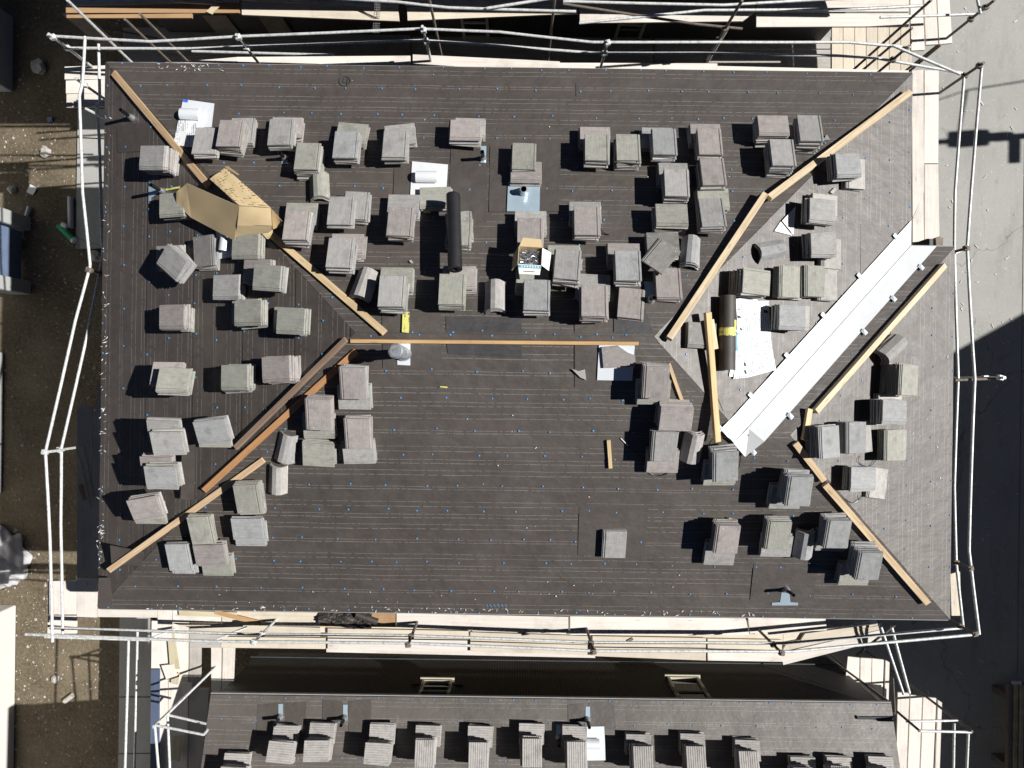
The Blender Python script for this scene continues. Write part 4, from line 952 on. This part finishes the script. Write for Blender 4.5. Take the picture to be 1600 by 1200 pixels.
cq('flap', [(-sx - .006, sy, hz), (-sx - .006, -sy, hz), (-sx - .08, -sy - .05, hz - .09), (-sx - .07, sy - .08, hz - .07)], 'cardboard')
cq('flap', [(-sx, -sy - .006, hz), (sx, -sy - .006, hz), (sx - .01, -sy - .12, hz - .03), (-sx + .02, -sy - .12, hz - .03)], 'white_card')
cq('printed_band', [(-sx + .002, -sy - .012, hz + .003), (sx - .002, -sy - .012, hz + .003), (sx - .004, -sy - .045, hz - .0055), (-sx + .004, -sy - .045, hz - .0055)], 'teal', .002)
for i in range(7): x = -sx + .04 + i * .034; cq('printed_letter', [(x, -sy - .020, hz + .003), (x + .018, -sy - .020, hz + .003), (x + .018, -sy - .036, hz - .001), (x, -sy - .036, hz - .001)], 'white_card', .001)
for i in range(9): x = -sx + .075 + i * .016; cq('printed_letter', [(x, -sy - .082, hz - .015), (x + .010, -sy - .082, hz - .015), (x + .010, -sy - .092, hz - .0175), (x, -sy - .092, hz - .0175)], 'ink', .001)
vs, fs = [], []
for _ in range(260):
    c = Vector((rnd.uniform(-sx + .03, sx - .03), rnd.uniform(-sy + .03, sy - .03), rnd.uniform(.07, .105))); d = Vector((rnd.gauss(0, 1), rnd.gauss(0, 1), rnd.gauss(0, .3))).normalized() * .022
    v_, f_ = tubev([M @ (c - d), M @ (c + d)], .0028, 4); k = len(vs); vs += v_; fs += [tuple(i + k for i in q) for q in f_]
keep(kind(link('nail_heap', pm(vs, fs), 'nails'), 'stuff'), rt)
cq('filling', [(-sx + .006, -sy + .006, .075), (sx - .006, -sy + .006, .075), (sx - .006, sy - .006, .075), (-sx + .006, sy - .006, .075)], 'nails')

# ------------------------------------------------------------------ scaffolds
PR = .0215
ZR1, ZR2, ZP = 5.10, 4.76, 4.10
def scaffold(label, c):
    return empty('scaffold', c, label, 'scaffold', 'pipe scaffolds round the houses')
WHITE = (.76, .72, .67); CREAM = (.66, .60, .50); TAN = (.42, .27, .15); GREY = (.50, .48, .45); YEL = (.60, .54, .38)
def plank(sc_, poly, z=ZP, col=WHITE, th=.035):
    v = rnd.uniform(.92, 1.08); o = poly_slab('plank', pxs(poly, z + rnd.uniform(-.004, .004)), th, 'plank', sc_, color=tuple(min(.9, c * v) for c in col)); return o
def rail(sc_, pts, z, r=PR, mat='pipe', nm='rail'):
    if isinstance(z, (int, float)): z = [z] * len(pts)
    q = [W(a, b_, zz) for (a, b_), zz in zip(pts, z)]
    for i in range(len(q) - 1): tube(nm, [q[i], q[i].lerp(q[i + 1], .5) - Vector((0, 0, .008 * min(1, (q[i + 1] - q[i]).length / 3))), q[i + 1]], r, mat, sc_, 10)
def post(sc_, px, py, z, z0=0.0, mat='rusty', coup=True):
    p = W(px, py, z); tube('post', [p, Vector((p.x, p.y, z0))], PR, mat, sc_, 10)
    if coup:
        for zz in (ZR1, ZR2):
            if z0 < zz < z + .02: box('coupler', (p.x, p.y, zz), (.085, .075, .07), mat, sc_, rnd.uniform(-.4, .4), .008)
def brace(sc_, a, b_, mat='pipe', r=.02): tube('brace', [W(*a), W(*b_)], r, mat, sc_, 8)
# north side of the big house
n1 = scaffold('scaffold with two sagging white rails along the alley with the black wall', (0, 4.9, 0))
rail(n1, [(74, 56), (235, 65), (372, 57), (655, 45), (780, 50), (925, 66), (1100, 66), (1325, 66), (1422, 74)], ZR1); rail(n1, [(100, 75), (300, 76), (375, 73), (660, 63), (790, 72), (930, 83), (1090, 83), (1310, 87), (1375, 91)], ZR2)
rail(n1, [(1395, 71), (1500, 116)], ZR1 + .05); rail(n1, [(1370, 91), (1508, 115)], ZR2)
post(n1, 76, 53, ZR1 + .1, 0, 'pipe'); post(n1, 369, 54, ZR1 + .08, 0, 'pipe'); post(n1, 660, 41, ZR1 + .12, 0, 'pipe'); post(n1, 950, 64, ZR1 + .06, 0, 'pipe'); post(n1, 1160, 0, 5.9, 0); post(n1, 1420, 72, ZR1 + .1)
brace(n1, (105, 0, 5.6), (250, 140, 3.0)); brace(n1, (1455, 0, 5.6), (1330, 112, 3.6), 'rusty'); brace(n1, (1425, 44, 5.2), (1345, 112, 3.6), 'rusty'); brace(n1, (1470, 70, 4.6), (1420, 112, 3.8), 'rusty')
for q in ([(290, 96), (371, 89), (372, 103), (290, 103)], [(371, 89), (641, 87), (641, 109), (371, 106)], [(645, 85), (875, 96), (873, 112), (645, 108)], [(872, 98), (1121, 99), (1121, 114), (872, 113)], [(1121, 103), (1420, 110), (1420, 122), (1121, 119)]): plank(n1, q, ZP, WHITE)
for k, q in enumerate(([(192, 43), (640, 43), (640, 62), (192, 62)], [(192, 64), (640, 64), (640, 84), (192, 84)], [(192, 86), (640, 86), (640, 110), (192, 110)], [(644, 58), (1020, 58), (1020, 76), (644, 76)], [(644, 78), (1020, 78), (1020, 110), (644, 110)],
    [(1024, 58), (1300, 58), (1300, 76), (1024, 76)], [(1024, 78), (1300, 78), (1300, 110), (1024, 110)])): plank(n1, q, 2.6, GREY, .04)
for k in range(7): x = 1300 + k * 18; plank(n1, [(x, 42), (x + 17, 42), (x + 17, 128), (x, 128)], 2.62, CREAM, .04)
tube('ledger', [W(300, 80, 4.4), W(520, 86, 4.4)], .02, 'pipe', n1, 8)
post(n1, 195, 30, 4.3, 0, 'rusty', False); post(n1, 219, 22, 4.7, 0, 'rusty', False); post(n1, 1138, 43, 4.6, 2.6, 'pipe', False)
brace(n1, (158, 43, 3.6), (245, 60, 3.0), 'rusty', .02)
# scaffold of the third house
n3 = scaffold('scaffold with tan edged white boards along the black wall', (0, 5.9, 0))
for q, c in (([(104, 8), (372, 3), (372, -30), (104, -30)], WHITE), ([(103, 10), (374, 4), (374, 20), (103, 20)], TAN), ([(104, 23), (300, 21), (300, 28), (104, 28)], TAN),
             ([(378, -30), (622, -30), (622, 12), (378, 0)], WHITE), ([(377, 2), (622, 14), (624, 33), (378, 23)], CREAM), ([(633, -30), (905, -30), (905, 8), (633, 8)], WHITE), ([(636, 11), (903, 10), (903, 21), (637, 32)], CREAM),
             ([(905, 3), (1180, 3), (1180, 18), (906, 18)], CREAM), ([(906, 19), (1180, 18), (1160, 33), (906, 36)], WHITE), ([(1182, -30), (1420, -30), (1420, 18), (1182, 18)], WHITE), ([(1182, 21), (1420, 21), (1420, 41), (1182, 42)], WHITE),
             ([(1422, -30), (1440, -30), (1445, 78), (1424, 79)], WHITE), ([(1443, -30), (1462, -30), (1466, 69), (1447, 70)], WHITE), ([(1463, -30), (1482, -30), (1488, 67), (1468, 69)], WHITE)):
    plank(n3, q, 4.14, c)
rail(n3, [(380, -12), (620, 3), (700, 12), (900, 18)], 5.15); rail(n3, [(760, 13), (905, -10)], 5.2); rail(n3, [(880, 2), (1130, 8), (1600, -20)], 5.1); rail(n3, [(880, 6), (1090, 38), (1160, 45)], 4.7, mat='rusty'); rail(n3, [(905, 36), (1100, 16), (1340, 14), (1440, 9)], 4.8); rail(n3, [(1375, 27), (1525, 22)], 4.8)
post(n3, 1554, 0, 5.3); post(n3, 670, -5, 5.3, 0, 'rusty', False); post(n3, 867, -4, 5.3, 0, 'rusty', False); rail(n3, [(1527, 0), (1532, 22)], 5.1)
plank(n3, [(322, 18), (337, 4), (343, 9), (331, 22)], 4.21, YEL, .02); plank(n3, [(272, -4), (336, -2), (336, 7), (272, 3)], 4.19, CREAM, .02)
# torn wire net hanging from the boards
vs, fs = [], []
for i in range(9):
    a, b_ = W(586 + i * 1.1, -4, 4.5), W(582 + i * 1.3, 51, 3.9); v_, f_ = tubev([a, a.lerp(b_, .5) + Vector((rnd.uniform(-.02, .02), 0, 0)), b_], .003, 4); k = len(vs); vs += v_; fs += [tuple(j + k for j in q) for q in f_]
for j in range(16):
    t = j / 15; a, b_ = W(586, -4, 4.5).lerp(W(582, 51, 3.9), t), W(595, -4, 4.5).lerp(W(593, 51, 3.9), t); v_, f_ = tubev([a, b_], .003, 4); k = len(vs); vs += v_; fs += [tuple(q_ + k for q_ in q) for q in f_]
tag(link('wire_net', pm(vs, fs), 'net_wire'), 'strip of wire net hanging down from the scaffold boards', 'wire net')
# west side
w1 = scaffold('bent white scaffold rails beside the dirt yard', (-6.6, .5, 0))
rail(w1, [(133, 57), (129, 130), (124, 150), (129, 300), (141, 415), (118, 500), (71, 706), (78, 840), (82, 1003)], ZR1); rail(w1, [(154, 69), (156, 160), (151, 165), (155, 215), (158, 330), (161, 400), (137, 520), (96, 700), (95, 820), (98, 990)], ZR2)
post(w1, 66, 707, ZR1 + .06, 0, 'pipe'); post(w1, 117, 122, ZR1 - .1, 0, 'pipe'); post(w1, 136, 421, ZR1 + .05, 0, 'rusty'); rail(w1, [(66, 707), (100, 703)], ZR1 - .06); rail(w1, [(134, 170), (166, 186)], ZR1 - .15)
for q in ([(101, 104), (168, 102), (168, 124), (101, 124)], [(103, 126), (168, 124), (168, 145), (103, 146)], [(104, 147), (168, 145), (168, 166), (104, 168)]): plank(w1, q, ZP)
plank(w1, [(121, 635), (144, 635), (144, 912), (120, 912)], ZP - .1, GREY); plank(w1, [(145, 660), (157, 600), (155, 920), (143, 920)], ZP - .06, GREY)
for a, b_ in (((121, 702), (142, 795)), ((131, 699), (146, 775))): between('slat', W(*a, ZP - .04), W(*b_, ZP - .04), .04, .02, 'wood', w1, color=(.5, .5, .45))
between('slat', W(126, 757, ZP - .06), W(134, 781, ZP - .06), .08, .02, 'wood', w1, color=(.4, .26, .18))
# south side of the big house
s1 = scaffold('scaffold with wide cream board decks in the alley between felted roofs', (0, -3.9, 0))
rail(s1, [(40, 991), (330, 1002), (640, 1005), (930, 1017), (1235, 1018), (1528, 991)], ZR1); rail(s1, [(78, 981), (390, 991), (640, 993), (935, 1004), (1230, 1005), (1505, 981)], ZR2)
post(s1, 637, 1009, ZR1 + .05); post(s1, 928, 1020, ZR1 + .05); post(s1, 1223, 1022, ZR1 + .05); post(s1, 1526, 992, ZR1 + .05); post(s1, 395, 1005, ZR1 + .05, 0, 'pipe')
for q, c in (([(75, 908), (119, 908), (119, 960), (75, 960)], WHITE), ([(75, 962), (119, 962), (119, 990), (74, 990)], WHITE), ([(120, 905), (151, 905), (151, 965), (120, 965)], WHITE), ([(152, 951), (246, 951), (246, 965), (152, 964)], WHITE),
    ([(247, 952), (269, 953), (267, 1002), (245, 1001)], WHITE), ([(270, 953), (345, 955), (345, 973), (270, 972)], WHITE), ([(347, 955), (498, 957), (500, 979), (347, 978)], CREAM), ([(270, 974), (500, 981), (500, 995), (347, 993)], CREAM),
    ([(500, 956), (617, 957), (618, 980), (500, 979)], TAN), ([(620, 958), (888, 964), (888, 989), (620, 979)], WHITE), ([(891, 963), (1165, 966), (1171, 992), (891, 992)], WHITE), ([(1169, 965), (1290, 967), (1292, 985), (1172, 990)], WHITE),
    ([(347, 995), (508, 997), (508, 1014), (345, 1012)], CREAM), ([(512, 982), (732, 986), (732, 999), (512, 996)], CREAM), ([(512, 998), (730, 1001), (730, 1018), (512, 1015)], WHITE), ([(735, 988), (920, 994), (920, 1007), (735, 1001)], CREAM), ([(735, 1003), (918, 1008), (918, 1024), (735, 1018)], CREAM),
    ([(926, 994), (1103, 997), (1103, 1012), (926, 1010)], CREAM), ([(924, 1012), (1103, 1014), (1103, 1032), (924, 1025)], CREAM), ([(1106, 998), (1222, 1000), (1222, 1016), (1106, 1013)], CREAM), ([(1106, 1016), (1222, 1018), (1224, 1034), (1106, 1032)], WHITE),
    ([(1220, 1020), (1374, 985), (1378, 1000), (1224, 1039)], WHITE), ([(1230, 1004), (1372, 978), (1374, 984), (1222, 1018)], CREAM), ([(1258, 990), (1370, 975), (1372, 977), (1250, 1002)], CREAM), ([(1485, 897), (1500, 893), (1502, 962), (1487, 962)], CREAM), ([(296, 978), (345, 975), (345, 1012), (296, 1012)], GREY)):
    plank(s1, q, ZP, c)
for q, c in (([(500, 976), (735, 980), (735, 991), (500, 988)], CREAM), ([(738, 982), (930, 987), (930, 998), (738, 993)], WHITE), ([(932, 988), (1225, 991), (1225, 1002), (932, 999)], CREAM), ([(1180, 986), (1300, 982), (1296, 992), (1180, 998)], WHITE), ([(1224, 992), (1370, 970), (1374, 990), (1224, 1012)], CREAM), ([(510, 1011), (930, 1020), (930, 1028), (510, 1019)], WHITE)): plank(s1, q, ZP - .06, c)
plank(s1, [(279, 954), (370, 957), (370, 965), (280, 962)], ZP + .05, YEL, .03); plank(s1, [(337, 953), (409, 971), (407, 978), (334, 959)], ZP + .05, (.52, .34, .17), .03)
box('debris_spot', W(985, 1000, ZP + .02), (.10, .04, .01), 'rusty', s1, .5); brace(s1, (330, 1003, 4.9), (385, 980, 4.2)); brace(s1, (1338, 1024, 4.0), (1400, 975, 4.4), 'rusty')
rail(s1, [(1375, 975), (1412, 1085)], 4.4); rail(s1, [(1393, 979), (1421, 1083)], 4.45); rail(s1, [(1200, 990), (1370, 972)], 4.3)
rail(s1, [(275, 983), (230, 1000), (70, 995)], [4.2, 4.5, 4.8])
# east side
e1 = scaffold('tall scaffold rails standing over the grey pavement', (7, 1, 0))
rail(e1, [(1534, 101), (1518, 290), (1511, 386), (1517, 500), (1523, 592), (1518, 720), (1514, 860), (1530, 991)], ZR1); rail(e1, [(1506, 121), (1492, 300), (1491, 390), (1497, 590), (1491, 760), (1494, 880), (1505, 981)], ZR2)
post(e1, 1537, 98, ZR1 + .1); post(e1, 1513, 387, ZR1 + .05); post(e1, 1570, 590, ZR1 + .1, 0, 'pipe'); post(e1, 1519, 889, ZR1 + .05); rail(e1, [(1492, 594), (1571, 591)], ZR1 - .06, mat='rusty'); rail(e1, [(1490, 397), (1512, 387)], ZR2)
for q in ([(1425, 110), (1443, 109), (1444, 300), (1426, 340)], [(1445, 110), (1467, 110), (1466, 255), (1444, 255)], [(1445, 257), (1466, 257), (1468, 375), (1445, 378)], [(1426, 342), (1443, 302), (1444, 384), (1426, 384)]): plank(e1, q, ZP)
for q, m_ in (([(1448, 373), (1458, 373), (1458, 385), (1449, 385)], 'dark_trim'), ([(1462, 372), (1468, 369), (1474, 372), (1473, 384), (1463, 384)], 'brown_paper')): poly_slab('toe_block', pxs(q, 4.5), .36, m_, e1)
# scaffold round the second house
q1 = scaffold('scaffold decks littered with plywood offcuts beside the footpath', (-5.2, -6, 0))
for q, c, z in (([(237, 970), (262, 972), (262, 1270), (234, 1270)], WHITE, 2.2), ([(264, 972), (294, 972), (292, 1270), (262, 1270)], WHITE, 2.2), ([(296, 1012), (314, 1012), (312, 1270), (294, 1270)], GREY, 2.2), ([(330, 1006), (346, 1006), (345, 1080), (330, 1080)], WHITE, 2.4), ([(348, 1006), (367, 1006), (364, 1080), (347, 1080)], WHITE, 2.4),
    ([(236, 1046), (249, 1046), (247, 1270), (234, 1270)], (.09, .12, .20), 2.26), ([(310, 1076), (326, 1076), (322, 1270), (303, 1270)], GREY, 2.4)): plank(q1, q, z, c)  # blue plank darkened: its shade is put into the colour
for lb, q, c_ in (('long yellowish plywood strip lying down the littered scaffold deck', [(260, 975), (270, 975), (281, 1045), (266, 1047)], (.55, .50, .36)), ('pale plywood piece under the end of the long yellowish strip', [(252, 1040), (270, 1038), (278, 1058), (260, 1062)], WHITE),
    ('square pale plywood offcut close to the slanting brace', [(285, 1066), (300, 1067), (299, 1086), (283, 1084)], WHITE), ('small yellowish offcut between the square one and the blue plank', [(268, 1052), (280, 1052), (278, 1070), (267, 1068)], (.55, .50, .36)), ('yellowish offcut on the deck under the white corner rails', [(270, 1150), (284, 1150), (280, 1190), (268, 1186)], (.5, .47, .33))):
    tag(poly_slab('offcut', pxs(q, 2.26 + rnd.uniform(0, .03)), .015, 'plank', None, color=c_), lb, 'offcut', 'offcuts on the deck')
rail(q1, [(201, 1000), (197, 1150), (193, 1270)], 3.4); rail(q1, [(215, 983), (213, 1080), (208, 1270)], 1.7); rail(q1, [(242, 1134), (253, 1270)], 3.7); rail(q1, [(262, 1119), (268, 1270)], 3.4)
rail(q1, [(242, 1133), (318, 1148), (325, 1140)], 3.7); rail(q1, [(262, 1117), (322, 1131)], 3.4); brace(q1, (239, 1138, 3.7), (345, 1035, 2.3)); post(q1, 240, 1135, 3.75, 0, 'pipe', False)
q2 = scaffold('scaffold decks of white boards with purple edges over dark pavement', (6.3, -6, 0))
for q, z in (([(1325, 1026), (1343, 1028), (1342, 1110), (1316, 1110)], 1.7), ([(1345, 1028), (1362, 1029), (1360, 1110), (1344, 1110)], 1.7), ([(1363, 1029), (1381, 1031), (1378, 1110), (1362, 1110)], 1.7), ([(1384, 1032), (1390, 1035), (1388, 1110), (1382, 1110)], 1.7),
    ([(1403, 1082), (1421, 1083), (1414, 1270), (1399, 1270)], 2.4), ([(1423, 1086), (1441, 1088), (1434, 1270), (1416, 1270)], 2.4), ([(1443, 1089), (1463, 1091), (1455, 1270), (1436, 1270)], 2.4), ([(1466, 1094), (1472, 1098), (1466, 1270), (1459, 1270)], 2.4)): plank(q2, q, z)
rail(q2, [(1416, 1127), (1496, 1126)], 3.4); rail(q2, [(1435, 1142), (1518, 1144)], 3.7); rail(q2, [(1491, 1130), (1489, 1270)], 3.4); rail(q2, [(1513, 1146), (1508, 1270)], 3.7); post(q2, 1519, 1143, 3.75); post(q2, 1437, 1142, 3.75)
brace(q2, (1395, 1060, 2.4), (1398, 1115, 4.0), 'rusty'); brace(q2, (1305, 1035, 2.2), (1390, 1097, 3.0), 'rusty')
# black felt bundle on the boards
bm = bmesh.new(); n_ = 22; c = W(540, 968, ZP + .02); grid = []
for i in range(n_ + 1):
    row = []
    for j in range(12):
        u, v = i / n_ - .5, j / 11 - .5; x = u * .86; y = v * .26 * (1 - .7 * max(0, -u)) - .04 * u
        z = .05 + .035 * math.sin(19 * u + 9 * v) * math.sin(13 * v + 5 * u) + .02 * rnd.random() - .06 * (abs(v) * 2) ** 3
        row.append(bm.verts.new((c.x + x, c.y + y, c.z + max(z, .004))))
    grid.append(row)
for i in range(n_):
    for j in range(11): bm.faces.new((grid[i][j], grid[i + 1][j], grid[i + 1][j + 1], grid[i][j + 1]))
me = bpy.data.meshes.new('m'); bm.to_mesh(me); bm.free()
bd = empty('felt_bundle', c, 'crumpled black felt bundle lying on the scaffold boards', 'felt bundle')
o = link('crumpled_sheet', me, 'felt_roll'); o.modifiers.new('s', 'SOLIDIFY').thickness = .004; keep(o, bd)
keep(tube('rolled_end', [W(556, 960, ZP + .09), W(590, 972, ZP + .06)], .055, 'felt_roll', None, 14), bd)

# ------------------------------------------------------------------ yard and road things
def rock(label, px, py, r, mat='stone'):
    p = W(px, py, r * .45); bm = bmesh.new(); bmesh.ops.create_icosphere(bm, subdivisions=2, radius=r)
    for v in bm.verts: v.co *= 1 + rnd.uniform(-.22, .2); v.co.z *= .7
    me = bpy.data.meshes.new('rock'); bm.to_mesh(me); bm.free(); o = link('rock', me, mat); o.location = p; tag(o, label, 'rock', 'rocks in the yard')
rock('pale rock in the shaded dirt yard', 60, 104, .17); rock('grey rock beside the footpath end', 150, 400, .13); rock('small stone near the lit strip of dirt', 18, 296, .10); rock('round dark stone cap in the dirt beside the yard wall', 71, 237, .12)
rock('rounded cobble beside the cylinder in the dirt', 86, 1061, .09)
gv, gf = [], []
for _ in range(6500):
    x, y = rnd.uniform(-11.6, -5.4), rnd.uniform(-9.5, 8.5)
    if rnd.random() > .25 + .75 * (math.sin(x * 1.3 + y * .7) > .1): continue
    s = min(.055, abs(rnd.gauss(.006, .012)) + .004); b0 = len(gv); a = rnd.uniform(0, 6.28)
    for k in range(4): gv.append((x + s * math.cos(a + 1.57 * k) * rnd.uniform(.7, 1.2), y + s * math.sin(a + 1.57 * k), .001))
    gv.append((x, y, s * .8)); gf += [(b0, b0 + 1, b0 + 4), (b0 + 1, b0 + 2, b0 + 4), (b0 + 2, b0 + 3, b0 + 4), (b0 + 3, b0, b0 + 4)]
gr = kind(link('gravel', pm(gv, gf), 'stone'), 'stuff'); gr['label'] = 'scattered gravel and crumbs of mortar on the dirt'; gr['category'] = 'gravel'
tag(poly_slab('block', pxs([(73, 183), (81, 182), (81, 189), (74, 190)], .05), .05, 'blue_paint'), 'bluish block on the dirt beside the pale rock', 'block', 'blue blocks')
tag(poly_slab('paper_sheet', pxs([(41, 300), (47, 288), (58, 293), (51, 305)], .03), .01, 'white_card'), 'white square sheet on the lit strip of dirt', 'sheet')
tag(tube('plastic_tube', [W(46, 323, .06), W(18, 410, .06)], .045, 'grey_plastic', None, 10), 'long pale tube lying slanted in the dirt yard', 'tube')
tag(tube('plastic_tube', [W(110, 308, .08), W(111, 356, .08)], .06, 'grey_plastic', None, 12), 'grey tube pointing at the green one by the footpath', 'tube')
gt = empty('plastic_tube', W(104, 362, 0), 'green tube with white ends beside the footpath', 'tube')
keep(tube('tube', [W(92, 352, .09), W(114, 374, .09)], .07, 'green_plastic', None, 12), gt); keep(tube('end_cap', [W(114, 374, .09), W(117, 377, .09)], .074, 'white_card', None, 12), gt); keep(tube('end_cap', [W(97, 350, .2), W(104, 354, .2)], .05, 'white_card', None, 12), gt)
tag(tube('cylinder_core', [W(101, 1096, .06), W(114, 1086, .06)], .055, 'stone', None, 14), 'short pale cylinder lying in the shaded dirt', 'cylinder')
gp = empty('yard_gate', W(4, 390, 0), 'dark blue slatted gate between two block piers by the yard', 'gate')
for py in (342, 445):
    p = W(8, py, .5); keep(link('pier', bevelled(pm(*boxv(.45, .30, 1.0, (p.x, p.y, .5))), .02), 'plaster_grey'), gp)
for k in range(5):
    p = W(2 + k * 1.6, 393, .7); keep(link('slat', pm(*boxv(.05, 1.1, .9, (p.x - .1, p.y, .55))), 'blue_paint'), gp)
# crumpled clear plastic
bm = bmesh.new(); bmesh.ops.create_icosphere(bm, subdivisions=5, radius=1.0); c = W(8, 872, 0)
for v in bm.verts:
    d = v.co.copy(); k = 1 + .16 * math.sin(7 * d.x + 3 * d.y) * math.sin(6 * d.y + 2) + .04 * math.sin(13 * d.x - 9 * d.z) + .02 * math.sin(23 * d.y + 19 * d.x)
    v.co = Vector((d.x * .55 * k, d.y * .66 * k, max(0.0, d.z) * .45 * k + .01)); v.co += c
me = bpy.data.meshes.new('m'); bm.to_mesh(me); bm.free(); tag(link('plastic_sheet', smooth(me, 50), 'plastic_film'), 'crumpled clear plastic sheet bundled in the dirt', 'plastic sheet')
# bundle of long steel channels on the pavement
sb = empty('steel_bundle', W(1590, 1160, 0), 'bundle of long yellowish steel channels on the shaded pavement', 'steel bundle')
p0 = W(1574, 1068, .75); 
for k in range(7):
    x = p0.x + .05 + k * .11; keep(link('channel', bevelled(pm(*boxv(.085, 4.2, .10 + .01 * (k % 3), (x, p0.y - 2.1 + .02 * (k % 2), .73 + .012 * (k % 3)))), .008), 'steel_yellow' if k % 3 else 'rusty'), sb)
for yy in (-.4, -1.9, -3.6): keep(link('trestle', pm(*boxv(.5, .12, .66, (p0.x + .42, p0.y + yy, .35))), 'rusty'), sb)
keep(link('edge_strip', pm(*boxv(.2, .06, .03, (p0.x + .16, p0.y + .04, .80))), 'grey_plastic'), sb)
vs, fs = [], []
for _ in range(160):
    x, y = rnd.uniform(7.2, 11.2), rnd.uniform(-8, 8.5); a = rnd.uniform(0, 6.28); L = rnd.uniform(.01, .06); w = rnd.uniform(.004, .014); d = Vector((math.cos(a), math.sin(a), 0)); t = Vector((-d.y, d.x, 0)); c = Vector((x, y, .021)); b0 = len(vs)
    for p_ in (c - d * L - t * w, c + d * L - t * w * .6, c + d * L * .9 + t * w, c - d * L + t * w): vs += [p_, p_ + Vector((0, 0, .012))]
    fs += [(b0 + 1, b0 + 3, b0 + 5, b0 + 7), (b0, b0 + 2, b0 + 3, b0 + 1), (b0 + 2, b0 + 4, b0 + 5, b0 + 3), (b0 + 4, b0 + 6, b0 + 7, b0 + 5), (b0 + 6, b0, b0 + 1, b0 + 7)]
lt = kind(link('litter', pm(vs, fs), 'white_mark'), 'stuff'); lt['label'] = 'small chips of wood and paper strewn on the pavement'; lt['category'] = 'litter'
# utility pole beside the road (its shadow lies on the pavement)
up_ = empty('utility_pole', (16.3, 6.05, 0), 'wooden utility pole with transformer boxes beyond the pavement', 'utility pole')
keep(tube('pole', [(16.3, 6.05, 0), (16.3, 6.05, 7.0)], .14, 'rusty', None, 14, True, [.09, .06]), up_)
keep(link('transformer_box', bevelled(pm(*boxv(.3, .36, .72, (16.3, 6.08, 6.35))), .04), 'grey_plastic'), up_)
keep(link('cross_arm', pm(*boxv(.10, .55, .18, (16.42, 5.75, 5.45))), 'rusty'), up_); keep(link('transformer_box', bevelled(pm(*boxv(.22, .2, .4, (16.42, 6.08, 5.75))), .03), 'grey_plastic'), up_)
keep(tube('wire', [(16.3, 7.15, 6.4), (30, 9.5, 6.5), (45, 13, 7.3)], .02, 'black_pipe', None, 6), up_); keep(tube('wire', [(16.3, 7.15, 6.4), (10.5, 5.2, 6.0)], .016, 'black_pipe', None, 6), up_); keep(tube('wire_bracket', [(16.3, 6.05, 6.6), (16.3, 7.15, 6.4)], .03, 'rusty', None, 6), up_)
